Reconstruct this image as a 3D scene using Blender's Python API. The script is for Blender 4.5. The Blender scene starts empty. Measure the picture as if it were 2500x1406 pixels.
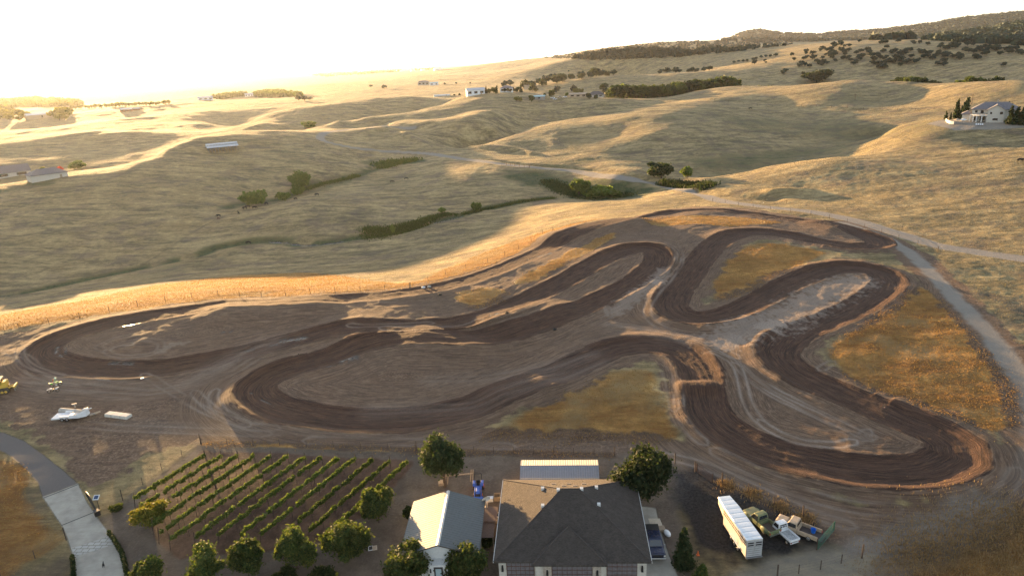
import bpy, bmesh, math, random
import numpy as np
from mathutils import Vector, Matrix
SC = bpy.context.scene
R = math.radians
# ------------------------------------------------------------ camera, sky, sun, exposure
HC, PITCH, ROLL, F = 58.0, R(18.5), R(2.8), 1667.0
_f = np.array([0, math.cos(PITCH), -math.sin(PITCH)]); _r0 = np.array([1., 0, 0]); _u0 = np.array([0, math.sin(PITCH), math.cos(PITCH)])
_r = _r0*math.cos(ROLL) - _u0*math.sin(ROLL); _u = _u0*math.cos(ROLL) + _r0*math.sin(ROLL)
cd = bpy.data.cameras.new('camera'); cam = bpy.data.objects.new('camera', cd); SC.collection.objects.link(cam)
cd.sensor_width = 36; cd.lens = 36*F/2500; cd.clip_start = 0.5; cd.clip_end = 150000
cam.matrix_world = Matrix(((_r[0], _u[0], -_f[0], 0), (_r[1], _u[1], -_f[1], 0), (_r[2], _u[2], -_f[2], HC), (0, 0, 0, 1)))
SC.camera = cam; SC.cycles.use_denoising = True; SC.cycles.denoising_prefilter = 'NONE'
SUN_AZ, SUN_EL = R(-31), R(3.5)
wd = bpy.data.worlds.new('World'); SC.world = wd; wd.use_nodes = True
wn = wd.node_tree.nodes; bg = wn['Background']
sky = wn.new('ShaderNodeTexSky'); sky.sky_type = 'NISHITA'; sky.sun_disc = False
sky.sun_elevation = SUN_EL; sky.sun_rotation = SUN_AZ; sky.air_density = 1.0; sky.dust_density = 0.6; sky.ozone_density = 2.5
hs = wn.new('ShaderNodeHueSaturation'); hs.inputs['Saturation'].default_value = 0.42; wd.node_tree.links.new(sky.outputs[0], hs.inputs['Color']); tn = wn.new('ShaderNodeMix'); tn.data_type = 'RGBA'; tn.blend_type = 'MULTIPLY'; tn.inputs[0].default_value = 1; tn.inputs[7].default_value = (.99, 1.0, 1.0, 1); wd.node_tree.links.new(hs.outputs[0], tn.inputs[6]); wd.node_tree.links.new(tn.outputs[2], bg.inputs[0]); bg.inputs[1].default_value = 0.135
sl = bpy.data.lights.new('sun', 'SUN'); so = bpy.data.objects.new('sun', sl); SC.collection.objects.link(so)
sl.energy = 4.8; sl.angle = R(0.6); sl.color = (1.0, 0.61, 0.26)
sdir = Vector((math.sin(SUN_AZ)*math.cos(SUN_EL), math.cos(SUN_AZ)*math.cos(SUN_EL), math.sin(SUN_EL)))
so.rotation_euler = sdir.to_track_quat('Z', 'Y').to_euler()
SC.view_settings.view_transform = 'Standard'; SC.view_settings.look = 'None'; SC.view_settings.gamma = 1.0
SC.view_settings.exposure = 2.6

# ------------------------------------------------------------ pixel (2500 x 1406 survey of the photo) <-> place
def rays(px, py):
    px = np.asarray(px, float)[..., None]; py = np.asarray(py, float)[..., None]
    d = _f*F + _r*(px-1250) - _u*(py-703)
    return d/np.linalg.norm(d, axis=-1, keepdims=True)
def azd(px, py, z):
    d = rays(px, py); t = (z-HC)/d[..., 2]; x = d[..., 0]*t; y = d[..., 1]*t
    return np.arctan2(x, y), np.hypot(x, y)

# terrain control points: (px, py, z); a fourth value m puts the point m times as far out on that bearing (ground hidden behind a crest)
CT = [
 (0,1400,-.9),(600,1400,-.9),(1250,1400,-.9),(1900,1400,-.9),(2500,1400,-.9),(0,1150,.7),(600,1150,.7),(1250,1150,.6),(1900,1150,.6),(2500,1150,.6),
 (0,950,2.1),(400,900,2.5),(900,950,1.9),(1400,900,2.1),(1900,880,2.1),(2500,850,2.1),(0,830,3.4),(650,800,3.4),(1300,760,3.3),(1750,700,3.5),(2200,700,3.3),
 # column by column, near to far
 (0,800,3.7),(0,772,2),(0,715,-9),(0,600,-4),(0,500,3),(0,400,-2),(0,320,-4),(0,300,-8),(0,250,-18),(0,225,-30),
 (250,772,4.2),(250,735,2),(250,700,-6),(250,655,-9.5),(250,560,-4),(250,470,4),(250,395,-3),(250,350,2),(250,300,-4),(250,270,-8),(250,250,-14),(250,232,-22),
 (500,735,4.4),(500,705,2.6),(500,680,-4),(500,624,-9),(500,560,-6),(500,500,-2),(500,430,5),(500,375,11),(500,320,-1),(500,300,2),(500,270,5),(480,222,-6),(480,205,-20),
 
 (750,728,4.4),(750,700,2.6),(750,670,-4),(750,592,-8),(750,540,-4),(750,485,-1),(740,455,-4),(750,400,4),(780,350,10),(750,240,3),(750,210,0),(750,190,-10),
 (640,487,-5),(870,432,-3),(960,402,-2),
 (1000,703,4.4),(1000,680,2.6),(1000,640,-3),(950,560,-7),(1000,500,-5),(1050,440,-2),(1090,395,0.3),(1000,371,1),(900,340,6),(1000,335,6),(1080,364,1),(850,300,9),(1100,320,6),(1200,310,7),
 (1150,360,0),(1310,310,3),(1400,288,4),(1380,242,18),
 (1250,632,4.3),(1250,560,-3),(1250,505,-6),(1200,450,-2),(1180,415,0.3),(1200,398,1),(1250,372,0.5),(1200,350,3),
 (1732,243,17),(1732,243,9,1.1),
 (1500,330,7),(1600,322,10),(1620,345,6),(1500,390,1),(1500,431,0.5),(1640,380,1),(1750,400,-1),(1700,350,5),(1700,440,-2.5),(2100,345,2),(2130,320,4),(1950,300,7),(1850,330,5),
 
 (1900,258,12),(2100,266,12),(2300,266,13),(2500,266,14),(2050,230,19),(2180,240,15),
 (2200,378,9),(2500,372,11),
 (2150,340,7),(2420,300,17.5),(2500,300,17.5),(2320,315,16),(2450,345,12),
 (2000,470,3),(2300,500,4),(2500,500,5),(2290,600,3),(2500,640,3),(1700,463,0.5),(1450,468,-5),(1380,445,-3.5),(1550,470,-4),(1350,484,-5.5),(1600,485,0),(1660,505,1.5),(1400,548,4.3),(1540,532,4.4),(1700,515,4.2),(1900,530,4),(2100,565,3.5),(1420,500,-1.5),(1500,500,0),
 # far field
 (980,200,4),(980,180,-4),(1000,168,-12),(1250,205,14),(1300,186,22),(1300,186,12,1.2),(1250,166,15),(1150,190,10),(1400,195,12),
 (1500,222,6),(1600,222,6),(1700,215,8),(1900,205,8),(2200,190,10),(2400,187,10),
 (1500,175,22),(1700,180,20),
 
]
RIDGES = [ # crest lines: points (px, py, z), how far out the ground behind lies (times), how much lower
 ([(-60,458,6),(0,452,7),(140,425,8),(250,410,9.5),(340,394,11),(370,385,11.5),(400,368,13),(440,350,14),(500,334,15.5),(580,322,16),(680,317,15.5),(780,311,14.5)],1.14,12),
 ([(-60,350,4),(0,345,5),(120,330,6.5),(240,318,8),(330,320,7),(430,338,3)],1.12,8),
 ([(40,318,-3),(130,310,1),(220,297,3),(330,287,5),(430,291,3)],1.12,8),
 ([(166,279,-2),(300,262,2),(410,250,5),(512,245,6),(640,250,5)],1.15,8),
 ([(590,308,1),(640,285,6),(700,268,11),(760,257,13),(830,247,14.5),(900,240,16),(1000,237,16),(1100,236,15)],1.12,10),
 ([(777,310,9),(830,296,11),(956,280,13),(1039,266,15),(1100,246,18),(1148,233,20),(1250,225,22),(1320,221,22)],1.10,10),
 ([(943,306,9),(1040,297,11),(1120,289,12.5),(1200,274,15),(1292,250,18)],1.05,1.0),
 ([(1160,362,1),(1200,350,3),(1250,330,5.5),(1300,308,8),(1360,296,10),(1428,285,12),(1524,272,15),(1588,260,16.5),(1652,249,17)],1.13,9),
 ([(1600,244,8),(1680,230,12),(1750,219,16),(1830,213,18),(1900,211,20),(1980,207,22),(2080,197,25),(2150,197,25),(2300,203,24),(2400,199,25),(2500,196,27),(2600,194,28)],1.13,14),
 ([(1770,432,1),(1850,415,2.5),(1950,397,5.5),(2050,385,8.5),(2130,379,9.5)],1.09,6),
 ([(2145,338,7.5),(2180,315,12.5),(2250,298,15.5),(2310,287,17.5),(2420,287,17.5),(2520,287,17.5)],1.14,7),
 ([(870,314,9.5),(940,308,10.5),(1000,324,8),(1050,350,4)],1.06,4),
 ([(880,214,8),(1000,209,10),(1100,207,11),(1200,204,13)],1.14,7),
 ([(1500,240,17),(1550,240,14),(1600,246,9)],1.12,6),
]
FAR = [ # (px, distance, z): ridges that rise above the camera's level, and the plain
 (0,9000,-36),(300,6000,-30),(600,6000,-26),(900,5000,-18),(1100,8000,-12),
 (300,3500,-24),(700,3200,-14),
]
ROWS = [ # (distance, [(px, z)...])
 (1150,[(1450,22),(1500,23),(1700,25),(1850,26),(2000,28),(2150,28),(2300,26),(2450,28),(2600,30)]),
 (1900,[(1350,22),(1500,32),(1700,38),(1900,42),(2100,42),(2250,42),(2400,44),(2600,48)]),
 (3200,[(1350,26),(1500,40),(1700,44),(1900,44),(2050,46),(2200,50),(2400,58),(2600,70)]),
 (4900,[(1350,34),(1500,60),(1650,70),(1800,80),(1950,80),(2100,90),(2300,110),(2500,140)]),
 (8000,[(1350,0),(1700,40),(2000,70),(2300,90),(2650,120)]),
 (16000,[(0,-36),(600,-34),(1200,-30),(1800,0),(2600,20)]),
 (40000,[(0,-36),(600,-34),(1200,-30),(1800,0),(2600,0)]),
]
CRESTS = [ # (distance, [(px, py)...]) crest lines read straight off the photo
 (1600,[(1350,160),(1500,146),(1700,128),(1900,114),(2000,107),(2100,103),(2250,100),(2400,100),(2600,100)]),
 (2500,[(1750,138),(1900,125),(2050,110),(2150,103),(2200,99),(2300,89),(2400,77),(2500,62),(2600,55)]),
 (4200,[(1270,145),(1350,139),(1430,124),(1500,116),(1600,105),(1700,101),(1780,98),(1850,97),(1950,100),(2100,98),(2300,85),(2500,65)]),
 (6000,[(1600,118),(1740,108),(1790,94),(1815,80),(1840,75),(1875,75),(1910,84),(1950,87),(2010,85),(2060,76),(2150,74),(2200,67),(2250,62),(2350,47),(2400,41),(2500,30),(2600,24)]),
]
def _ctl():
    a, d, z = [], [], []
    for c in CT:
        aa, dd = azd(c[0], c[1], c[2]); a.append(float(aa)); d.append(float(dd)*(c[3] if len(c) > 3 and c[3] != 1.0 else 1)); z.append(c[2] if len(c) < 4 else c[2])
    for pts, m, drop in RIDGES:
        for (x0, y0, z0), (x1, y1, z1) in zip(pts, pts[1:]):
            k = max(1, int(abs(x1-x0)/55))
            for t in np.arange(k)/k:
                X, Yp, zz = x0+(x1-x0)*t, y0+(y1-y0)*t, z0+(z1-z0)*t; aa, dd = azd(X, Yp, zz)
                a += [float(aa)]*3; d += [float(dd), float(dd)*m, float(dd)*(1+(m-1)*.35)]; z += [zz, zz-drop, zz-drop*.28]
    for dd, row in CRESTS:
        xs = np.arange(row[0][0], row[-1][0]+1, 30)
        for X, yy in zip(xs, np.interp(xs, [r[0] for r in row], [r[1] for r in row])):
            v = rays(X, yy); aa = math.atan2(v[0], v[1]); a.append(aa); d.append(dd); z.append(HC+dd*v[2]/math.hypot(v[0], v[1]))
    for dd, row in ROWS:
        xs = np.arange(row[0][0], row[-1][0]+1, 45)
        for X, zz in zip(xs, np.interp(xs, [r[0] for r in row], [r[1] for r in row])):
            aa, _ = azd(X, 700, 0); a.append(float(aa)); d.append(dd); z.append(zz)
    for px, dd, zz in FAR:
        aa, _ = azd(px, 700, 0); a.append(float(aa)); d.append(dd); z.append(zz)
    for s in (-1, 1):
        for dd, zz in ((60, -.5), (150, 3), (300, 0), (700, 4), (1800, 0 if s < 0 else 40), (5000, -20 if s < 0 else 150), (15000, -30)):
            a.append(s*R(78)); d.append(dd); z.append(zz)
    for aa in (-60, -30, 0, 30, 60):
        a.append(R(aa)); d.append(25); z.append(-3)
    return np.array(a), np.array(d), np.array(z, float)
_ca, _cdist, _cz = _ctl()
VS = 0.8
_cp = np.stack([_ca, np.log(_cdist)*VS], 1)
def _tps(r2): return 0.5*r2*np.log(r2+1e-9)
def _solve():
    n = len(_cp); K = _tps(((_cp[:, None]-_cp[None])**2).sum(-1)) + np.eye(n)*2e-5
    P = np.c_[np.ones(n), _cp]; A = np.zeros((n+3, n+3)); A[:n, :n] = K; A[:n, n:] = P; A[n:, :n] = P.T
    return np.linalg.solve(A, np.r_[_cz, 0, 0, 0])
_w = _solve()
def _rbf(a, ld):
    q = np.stack([a, ld*VS], 1); out = np.empty(len(q)); n = len(_cp)
    for i in range(0, len(q), 8000):
        s = q[i:i+8000]; r2 = (s**2).sum(1)[:, None] + (_cp**2).sum(1)[None] - 2*s@_cp.T
        out[i:i+8000] = _tps(np.maximum(r2, 0))@_w[:n] + _w[n] + s@_w[n+1:]
    return out
# coarse polar table of the base relief, bicubic-free: dense enough for bilinear lookup
_TA = np.linspace(R(-90), R(90), 721); _TL = np.linspace(math.log(12), math.log(46000), 760)
_g = np.meshgrid(_TA, _TL, indexing='ij')
_TZ = _rbf(_g[0].ravel(), _g[1].ravel()).reshape(_g[0].shape)
_rng = np.random.RandomState(7)
_NT = _rng.rand(256, 256)
def vnoise(x, y):
    xi = np.floor(x).astype(np.int64); yi = np.floor(y).astype(np.int64); fx = x-xi; fy = y-yi
    fx = fx*fx*fx*(fx*(fx*6-15)+10); fy = fy*fy*fy*(fy*(fy*6-15)+10)
    g = lambda i, j: _NT[(xi+i) & 255, (yi+j) & 255]
    return (g(0, 0)*(1-fx)+g(1, 0)*fx)*(1-fy) + (g(0, 1)*(1-fx)+g(1, 1)*fx)*fy - 0.5
def fbm(x, y, o=4):
    v = 0; a = 1
    for k in range(o): v = v + a*vnoise(x*2**k+17.3*k, y*2**k+5.1*k); a *= .5
    return v
def sstep(e0, e1, x):
    t = np.clip((x-e0)/(e1-e0), 0, 1); return t*t*(3-2*t)
def base_h(x, y):
    x = np.asarray(x, float); y = np.asarray(y, float)
    a = np.arctan2(x, y); l = np.log(np.maximum(np.hypot(x, y), 13))
    fa = np.clip((a-_TA[0])/(_TA[1]-_TA[0]), 0, 719.999); fl = np.clip((l-_TL[0])/(_TL[1]-_TL[0]), 0, 758.999)
    i = fa.astype(int); j = fl.astype(int); u = fa-i; v = fl-j
    z = _TZ[i, j]*(1-u)*(1-v)+_TZ[i+1, j]*u*(1-v)+_TZ[i, j+1]*(1-u)*v+_TZ[i+1, j+1]*u*v
    d = np.hypot(x, y)
    far = sstep(200, 420, d - 60*sstep(-0.1, -0.5, a))
    z = z + far*(fbm(x/55+3, y/55, 3)*1.5 + fbm(x/19, y/19+9, 2)*0.5)
    z = z + sstep(900, 2500, d)*(fbm(x/330, y/330, 5)*5 + fbm(x/140, y/140, 3)*3)*sstep(-0.35, 0.25, a)
    z = z + sstep(900, 2500, d)*fbm(x/300, y/300, 4)*5
    z = z + sstep(3200, 5200, d)*fbm(x/900+4, y/900, 5)*12*sstep(0.02, 0.3, a)
    return z
# ------------------------------------------------------------ place of a pixel on the relief
def on_ground(px, py, hf=base_h):
    px = np.atleast_1d(np.asarray(px, float)); py = np.atleast_1d(np.asarray(py, float))
    d = rays(px, py); h = np.hypot(d[:, 0], d[:, 1]); ds = np.exp(np.linspace(math.log(35), math.log(16000), 760))
    X = d[:, :1]/h[:, None]*ds; Y = d[:, 1:2]/h[:, None]*ds; Z = HC + d[:, 2:3]/h[:, None]*ds
    below = Z < hf(X.ravel(), Y.ravel()).reshape(X.shape)
    k = np.argmax(below, axis=1); k = np.where(below.any(1), k, 759); lo = ds[np.maximum(k-1, 0)]; hi = ds[k]
    for _ in range(15):
        m = (lo+hi)/2; x = d[:, 0]/h*m; y = d[:, 1]/h*m; b = HC+d[:, 2]/h*m < hf(x, y); hi = np.where(b, m, hi); lo = np.where(b, lo, m)
    m = (lo+hi)/2
    return np.stack([d[:, 0]/h*m, d[:, 1]/h*m], 1)
def to_px(x, y, z):
    p = np.array([x, y, z-HC]); w = p@_f; return 1250+F*(p@_r)/w, 703-F*(p@_u)/w
def smooth(pts, closed=False, step=1.5):
    P = np.array(pts, float); n = len(P); out = []
    rng = range(n if closed else n-1)
    for i in rng:
        g = lambda k: P[k % n] if closed else P[min(max(k, 0), n-1)]
        a, b, c, e = g(i-1), g(i), g(i+1), g(i+2); m = max(1, int(np.linalg.norm(c-b)/step))
        for t in np.arange(m)/m:
            out.append(0.5*((2*b)+(-a+c)*t+(2*a-5*b+4*c-e)*t*t+(-a+3*b-3*c+e)*t**3))
    if not closed: out.append(P[-1])
    return np.array(out)
def line_field(X, Y, P, rad, closed=False):
    """signed offset s, arclength t (1e9 where farther than rad) from polyline P"""
    s = np.full(len(X), 1e9, np.float32); t = np.zeros(len(X), np.float32); seg = np.zeros(len(X), np.int32)
    Q = np.vstack([P, P[:1]]) if closed else P
    L = np.r_[0, np.cumsum(np.linalg.norm(np.diff(Q, axis=0), axis=1))]
    for i in range(0, len(Q)-1, 6):
        c = Q[i:i+7]; lo = c.min(0)-rad; hi = c.max(0)+rad
        ix = np.nonzero((X > lo[0]) & (X < hi[0]) & (Y > lo[1]) & (Y < hi[1]))[0]
        if not len(ix): continue
        x = X[ix]; y = Y[ix]
        for k in range(len(c)-1):
            a = c[k]; e = c[k+1]-a; l2 = e@e
            if l2 < 1e-9: continue
            dx = x-a[0]; dy = y-a[1]; u = np.clip((dx*e[0]+dy*e[1])/l2, 0, 1); qx = dx-u*e[0]; qy = dy-u*e[1]
            dd = np.hypot(qx, qy); m = dd < np.abs(s[ix]); j = ix[m]
            s[j] = (np.sign(e[0]*qy-e[1]*qx+1e-12)*dd)[m]; t[j] = (L[i+k]+u*math.sqrt(l2))[m]; seg[j] = i+k
    far = np.abs(s) > rad; s[far] = 1e9
    return s, t, seg
def poly_field(X, Y, P, rad=12):
    """signed distance to a polygon: positive inside, clamped to +-rad"""
    s, _, _ = line_field(X, Y, P, rad, True); d = np.minimum(np.abs(s), rad)
    ins = np.zeros(len(X), bool); lo = P.min(0); hi = P.max(0)
    ix = np.nonzero((X > lo[0]) & (X < hi[0]) & (Y > lo[1]) & (Y < hi[1]))[0]; x = X[ix]; y = Y[ix]; c = np.zeros(len(ix), bool)
    for k in range(len(P)):
        a, b = P[k], P[(k+1) % len(P)]
        if a[1] == b[1]: continue
        c ^= ((a[1] > y) != (b[1] > y)) & (x < (b[0]-a[0])*(y-a[1])/(b[1]-a[1])+a[0])
    ins[ix] = c
    return np.where(ins, d, -d)
def G(pts, closed=False, step=1.5):
    p = np.array(pts, float); return smooth(on_ground(p[:, 0], p[:, 1]), closed, step)
def Gp(pts):
    p = np.array(pts, float); return on_ground(p[:, 0], p[:, 1])
# ------------------------------------------------------------ survey of the track, roads and fields
TRACK = [(1040,708),(980,716),(900,724),(820,731),(740,738),(640,744),(540,748),(450,760),(350,775),(260,793),(180,815),(125,840),(105,862),(130,882),(200,896),(290,902),(390,898),(480,884),(580,865),(680,840),(760,820),(830,804),(900,799),(1000,799),(1090,794),(1160,782),(1220,762),(1290,730),(1370,690),(1440,650),(1500,622),(1550,608),(1590,610),(1606,625),(1600,650),(1560,682),(1500,715),(1440,742),(1370,772),(1300,800),(1230,820),(1150,832),(1070,830),(1000,826),(930,832),(870,848),(800,874),(730,895),(665,917),(632,940),(630,965),(665,990),(730,1008),(820,1022),(920,1026),(1020,1020),(1110,1003),(1200,975),(1290,942),(1370,908),(1440,876),(1510,850),(1580,842),(1640,850),(1680,872),(1705,910),(1718,960),(1735,1010),(1775,1050),(1840,1085),(1930,1115),(2030,1138),(2130,1150),(2220,1150),(2290,1138),(2330,1115),(2325,1085),(2270,1050),(2190,1018),(2100,982),(2010,942),(1940,905),(1905,870),(1908,845),(1950,812),(2020,782),(2090,750),(2145,715),(2168,690),(2150,668),(2100,656),(2040,657),(1970,676),(1900,708),(1840,740),(1780,766),(1720,778),(1665,770),(1640,750),(1650,715),(1680,675),(1710,635),(1745,598),(1790,575),(1850,568),(1920,575),(2000,590),(2080,602),(2135,600),(2143,590),(2110,575),(2040,556),(1960,541),(1880,529),(1800,519),(1720,515),(1650,519),(1590,530),(1530,545),(1450,563),(1370,590),(1290,628),(1210,662),(1120,690)]
ROAD_MAIN = [(1010,312),(943,308),(860,316),(806,322),(783,332),(788,343),(828,354),(892,365),(988,372),(1052,376),(1116,386),(1212,399),(1308,408),(1404,418),(1500,431),(1600,446),(1680,464),(1750,488),(1850,503),(1980,517),(2090,540),(2200,573),(2290,600),(2380,615),(2500,633),(2620,650)]
ROAD_RIGHT = [(2060,545),(2130,570),(2190,600),(2230,625),(2262,655),(2295,690),(2350,748),(2410,812),(2460,875),(2500,935),(2530,1000),(2535,1070),(2500,1150),(2455,1215),(2380,1262),(2280,1290),(2180,1298),(2080,1288),(1990,1252),(1880,1200),(1780,1155),(1680,1120),(1600,1102),(1500,1094),(1300,1088),(1130,1080),(900,1062),(740,1052),(600,1050),(450,1045),(300,1030)]
ROAD_YARD = [(2420,1250),(2300,1310),(2200,1350),(2100,1378),(1980,1400),(1850,1440)]
DIRT = [(-60,830),(0,815),(100,800),(200,782),(320,765),(450,748),(600,733),(760,726),(900,716),(1040,700),(1130,680),(1230,640),(1300,606),(1370,568),(1430,545),(1500,536),(1560,530),(1640,510),(1720,505),(1820,509),(1960,530),(2090,560),(2160,590),(2170,608),(2120,618),(1980,600),(1880,585),(1800,590),(1760,620),(1720,680),(1700,730),(1760,745),(1850,720),(1960,670),(2070,640),(2170,650),(2215,690),(2180,730),(2080,790),(1990,830),(1960,860),(2010,915),(2130,970),(2260,1025),(2360,1080),(2380,1125),(2310,1170),(2180,1180),(2010,1165),(1860,1125),(1740,1075),(1690,1020),(1650,930),(1590,880),(1500,885),(1400,920),(1250,985),(1150,1025),(1000,1060),(800,1062),(560,1070),(380,1110),(260,1180),(210,1200),(150,1130),(80,1075),(0,1030),(-60,1010)]
PATCH = {  # standing dry grass islands and fields
 'island_mid': [(1742,700),(1770,650),(1800,615),(1850,595),(1930,600),(2010,618),(1960,640),(1900,672),(1850,705),(1800,728),(1750,730)],
 'island_top': [(1560,540),(1640,530),(1740,527),(1850,533),(1900,544),(1800,552),(1700,548),(1600,553)],
 'island_sliver': [(1250,692),(1330,645),(1420,600),(1490,572),(1500,580),(1440,615),(1360,655),(1290,692)],
 'island_small': [(1108,726),(1150,706),(1210,702),(1238,714),(1215,738),(1170,752),(1140,742)],
 'field_triangle': [(1320,992),(1380,960),(1440,930),(1520,908),(1580,908),(1600,930),(1605,970),(1625,1020),(1648,1068),(1560,1074),(1430,1078),(1300,1080),(1160,1080),(1200,1050),(1260,1030)],
 'field_right': [(2240,702),(2290,735),(2345,790),(2400,850),(2445,905),(2480,955),(2492,1010),(2470,1045),(2400,1050),(2300,1018),(2200,975),(2110,938),(2050,905),(2035,872),(2060,830),(2110,788),(2180,745)],
 'sunlit_ridge_band': [(-60,790),(0,768),(150,742),(300,712),(430,690),(600,672),(760,668),(900,684),(1010,688),(1100,652),(1250,592),(1400,546),(1480,532),(1370,562),(1240,630),(1130,672),(1020,700),(900,712),(760,721),(600,727),(440,742),(200,776),(0,809),(-60,822)],  # dry grass along the sunlit strip; part of its glow is put into colour
 'bush_corner': [(2160,1350),(2250,1330),(2350,1310),(2450,1270),(2560,1200),(2560,1440),(2140,1440)],
 'verge_left': [(-40,1100),(20,1120),(60,1160),(70,1230),(110,1290),(140,1330),(60,1370),(-40,1400)],
}
CONCRETE = [(103,1212),(190,1178),(213,1225),(243,1270),(275,1310),(298,1355),(312,1440),(186,1440),(183,1380),(172,1340),(155,1290),(125,1245)]
ASPHALT = [(-40,1052),(10,1056),(60,1075),(120,1118),(170,1162),(190,1178),(103,1212),(92,1178),(60,1140),(10,1102),(-40,1085)]
PAD = [(1565,1235),(1602,1240),(1612,1290),(1632,1350),(1665,1430),(1560,1430)]
DARKGRAVEL = [(1640,1140),(1720,1150),(1770,1190),(1870,1225),(1960,1262),(2005,1292),(2000,1335),(1900,1352),(1800,1362),(1720,1345),(1665,1260),(1635,1200)]
VINEYARD = [(330,1240),(400,1175),(500,1100),(760,1112),(1005,1125),(990,1165),(900,1250),(790,1320),(640,1350),(440,1362),(380,1310)]
YARD = [(240,1270),(480,1085),(700,1085),(1030,1100),(1480,1112),(1640,1120),(1720,1160),(1660,1240),(1700,1440),(310,1440)]
LAWN_EDGE = [(500,1082),(700,1086),(900,1094),(1100,1103),(1300,1106),(1490,1110)]
# ------------------------------------------------------------ ground relief with berms, jumps, creeks and ditches
W_TRACK = G(TRACK, True, 2.0)
def _curv(P, k=5):
    n = len(P); a = np.roll(P, k, 0); b = np.roll(P, -k, 0); u = P-a; v = b-P
    c = (u[:, 0]*v[:, 1]-u[:, 1]*v[:, 0])/(np.linalg.norm(u, axis=1)*np.linalg.norm(v, axis=1)*np.linalg.norm(b-a, axis=1)+1e-9)*2
    ker = np.hanning(9); ker /= ker.sum()
    return np.convolve(np.r_[c[-4:], c, c[:4]], ker, 'valid')
K_TRACK = _curv(W_TRACK)
W_MAIN = G(ROAD_MAIN, False, 2.5); W_RIGHT = G(ROAD_RIGHT, False, 2.5); W_YARD = G(ROAD_YARD)
JUMPS = [((1365,580),(1530,548),6,4.6),((560,764),(740,750),5,2.5),((1060,835),(1130,852),4.5,2.5),((1240,790),(1330,765),5,3),((1240,962),(1300,940),3.5,2.8),((1685,945),(1730,945),1.5,1.9),((2000,548),(2040,560),3.5,2.6),((1690,522),(1760,516),3.5,1.0),((900,818),(1010,812),3.2,0.8)]
W_JUMPS = [(Gp([a, b]), w, h) for a, b, w, h in JUMPS]
CREEK = [(-60,722),(60,712),(200,682),(330,655),(480,622),(530,603),(620,588),(700,588),(740,594),(800,590),(880,578),(930,572),(1000,558),(1060,540),(1130,524),(1200,506),(1270,492),(1350,482)]
UPPER = [(560,505),(622,492),(692,484),(742,458),(800,440),(870,428),(930,408),(1000,392)]
HOLLOW = [(1300,422),(1370,448),(1420,468),(1480,474),(1530,466)]
W_CREEK = G(CREEK, False, 3); W_UPPER = G(UPPER, False, 3); W_HOLLOW = G(HOLLOW, False, 3)
BANKS = [([(1700,463),(1740,468),(1800,476),(1880,484)],4,-1.6),([(1180,388),(1300,402),(1420,412),(1560,430),(1690,456)],2.2,-1.2),([(1150,362),(1200,360),(1260,368),(1300,378)],4,1.6),
         ([(900,318),(960,322),(1010,340),(1060,362)],5,1.5),([(620,312),(650,306),(680,312)],8,2.0),([(1890,470),(1925,468),(1960,470)],4,1.5),([(1730,243),(1900,262),(2100,268),(2330,268),(2560,270)],2.5,1.0)]
W_BANKS = [(G(p, False, 3), w, h) for p, w, h in BANKS]
def relief(x, y, want=False):
    x = np.asarray(x, float); y = np.asarray(y, float); z = base_h(x, y); n = len(x)
    s, t, sg = line_field(x, y, W_TRACK, 16, True)
    k = np.where(s < 1e8, K_TRACK[sg], 0); near = s < 1e8; si = np.where(near, s, 99); ab = np.abs(si)
    out = np.clip(np.abs(k)*22, 0, 1)*(np.sign(si) == -np.sign(k))        # outside of the bend
    wob = 1 + 1.1*vnoise(t/7, si*0+3.3) + .2*vnoise(x/2.2, y/2.2)
    z = z + (0.11*np.exp(-((ab-4.0)/0.7)**2) + 0.44*out*np.exp(-((ab-4.8)/1.6)**2))*wob - 0.16*(1-sstep(2.2, 3.6, ab))
    z = z + np.where(ab < 3.6, 0.10*vnoise(si*1.9+40, t*0.03)+0.05*vnoise(x*1.5, y*1.5), 0) + np.where(near & (ab > 3.6), 0.07*vnoise(si*0.9+9, t*0.02+4), 0)
    for P, w, h in W_JUMPS:
        js, _, _ = line_field(x, y, P, w*2.4); z = z + .42*h*(1-sstep(w*0.2, w*2.2, np.minimum(np.abs(js),99)))
    for P, w, h in W_BANKS:
        js, _, _ = line_field(x, y, P, w*3); z = z + h*np.exp(-(np.minimum(np.abs(js), 99)/w)**2)
    cs, ct, _ = line_field(x, y, W_CREEK, 24); us, _, _ = line_field(x, y, W_UPPER, 14); hs, _, _ = line_field(x, y, W_HOLLOW, 22)
    ca = np.minimum(np.abs(cs), 99); ua = np.minimum(np.abs(us), 99); ha = np.minimum(np.abs(hs), 99)
    z = z - 1.0*np.exp(-(ca/3.0)**2) - 0.9*np.exp(-(ua/3.5)**2) - 1.2*np.exp(-(ha/7.0)**2)
    ms, _, _ = line_field(x, y, W_MAIN, 14); rs, rt, _ = line_field(x, y, W_RIGHT, 12); ys, _, _ = line_field(x, y, W_YARD, 8)
    ma = np.minimum(np.abs(ms), 99); ra = np.minimum(np.abs(rs), 99); ya = np.minimum(np.abs(ys), 99)
    d = np.hypot(x, y)
    g = np.clip(1-(d-60)/900, 0.15, 1)
    z = z + (1-sstep(0, 6, 0*d+1e9))*0
    rough = (1-np.exp(-(np.minimum(ma, ra)/4)**2))*g
    z = z + rough*(0.16*fbm(x/3.1, y/3.1, 3)+0.35*vnoise(x/11+4, y/11))*sstep(95, 140, d+40*sstep(0.2, .5, np.arctan2(x, y)))
    if want: return z, dict(s=si, t=t, k=k, out=out, ca=ca, ua=ua, ha=ha, ma=ma, ra=ra, rt=rt, ya=ya, d=d, cs=cs)
    return z
def P3(px, py):
    p = on_ground(px, py)[0]; return float(p[0]), float(p[1]), float(relief(p[:1], p[1:])[0])
def P3s(pts):
    p = Gp(pts); z = relief(p[:, 0], p[:, 1]); return [(float(a), float(b), float(c)) for (a, b), c in zip(p, z)]
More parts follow.
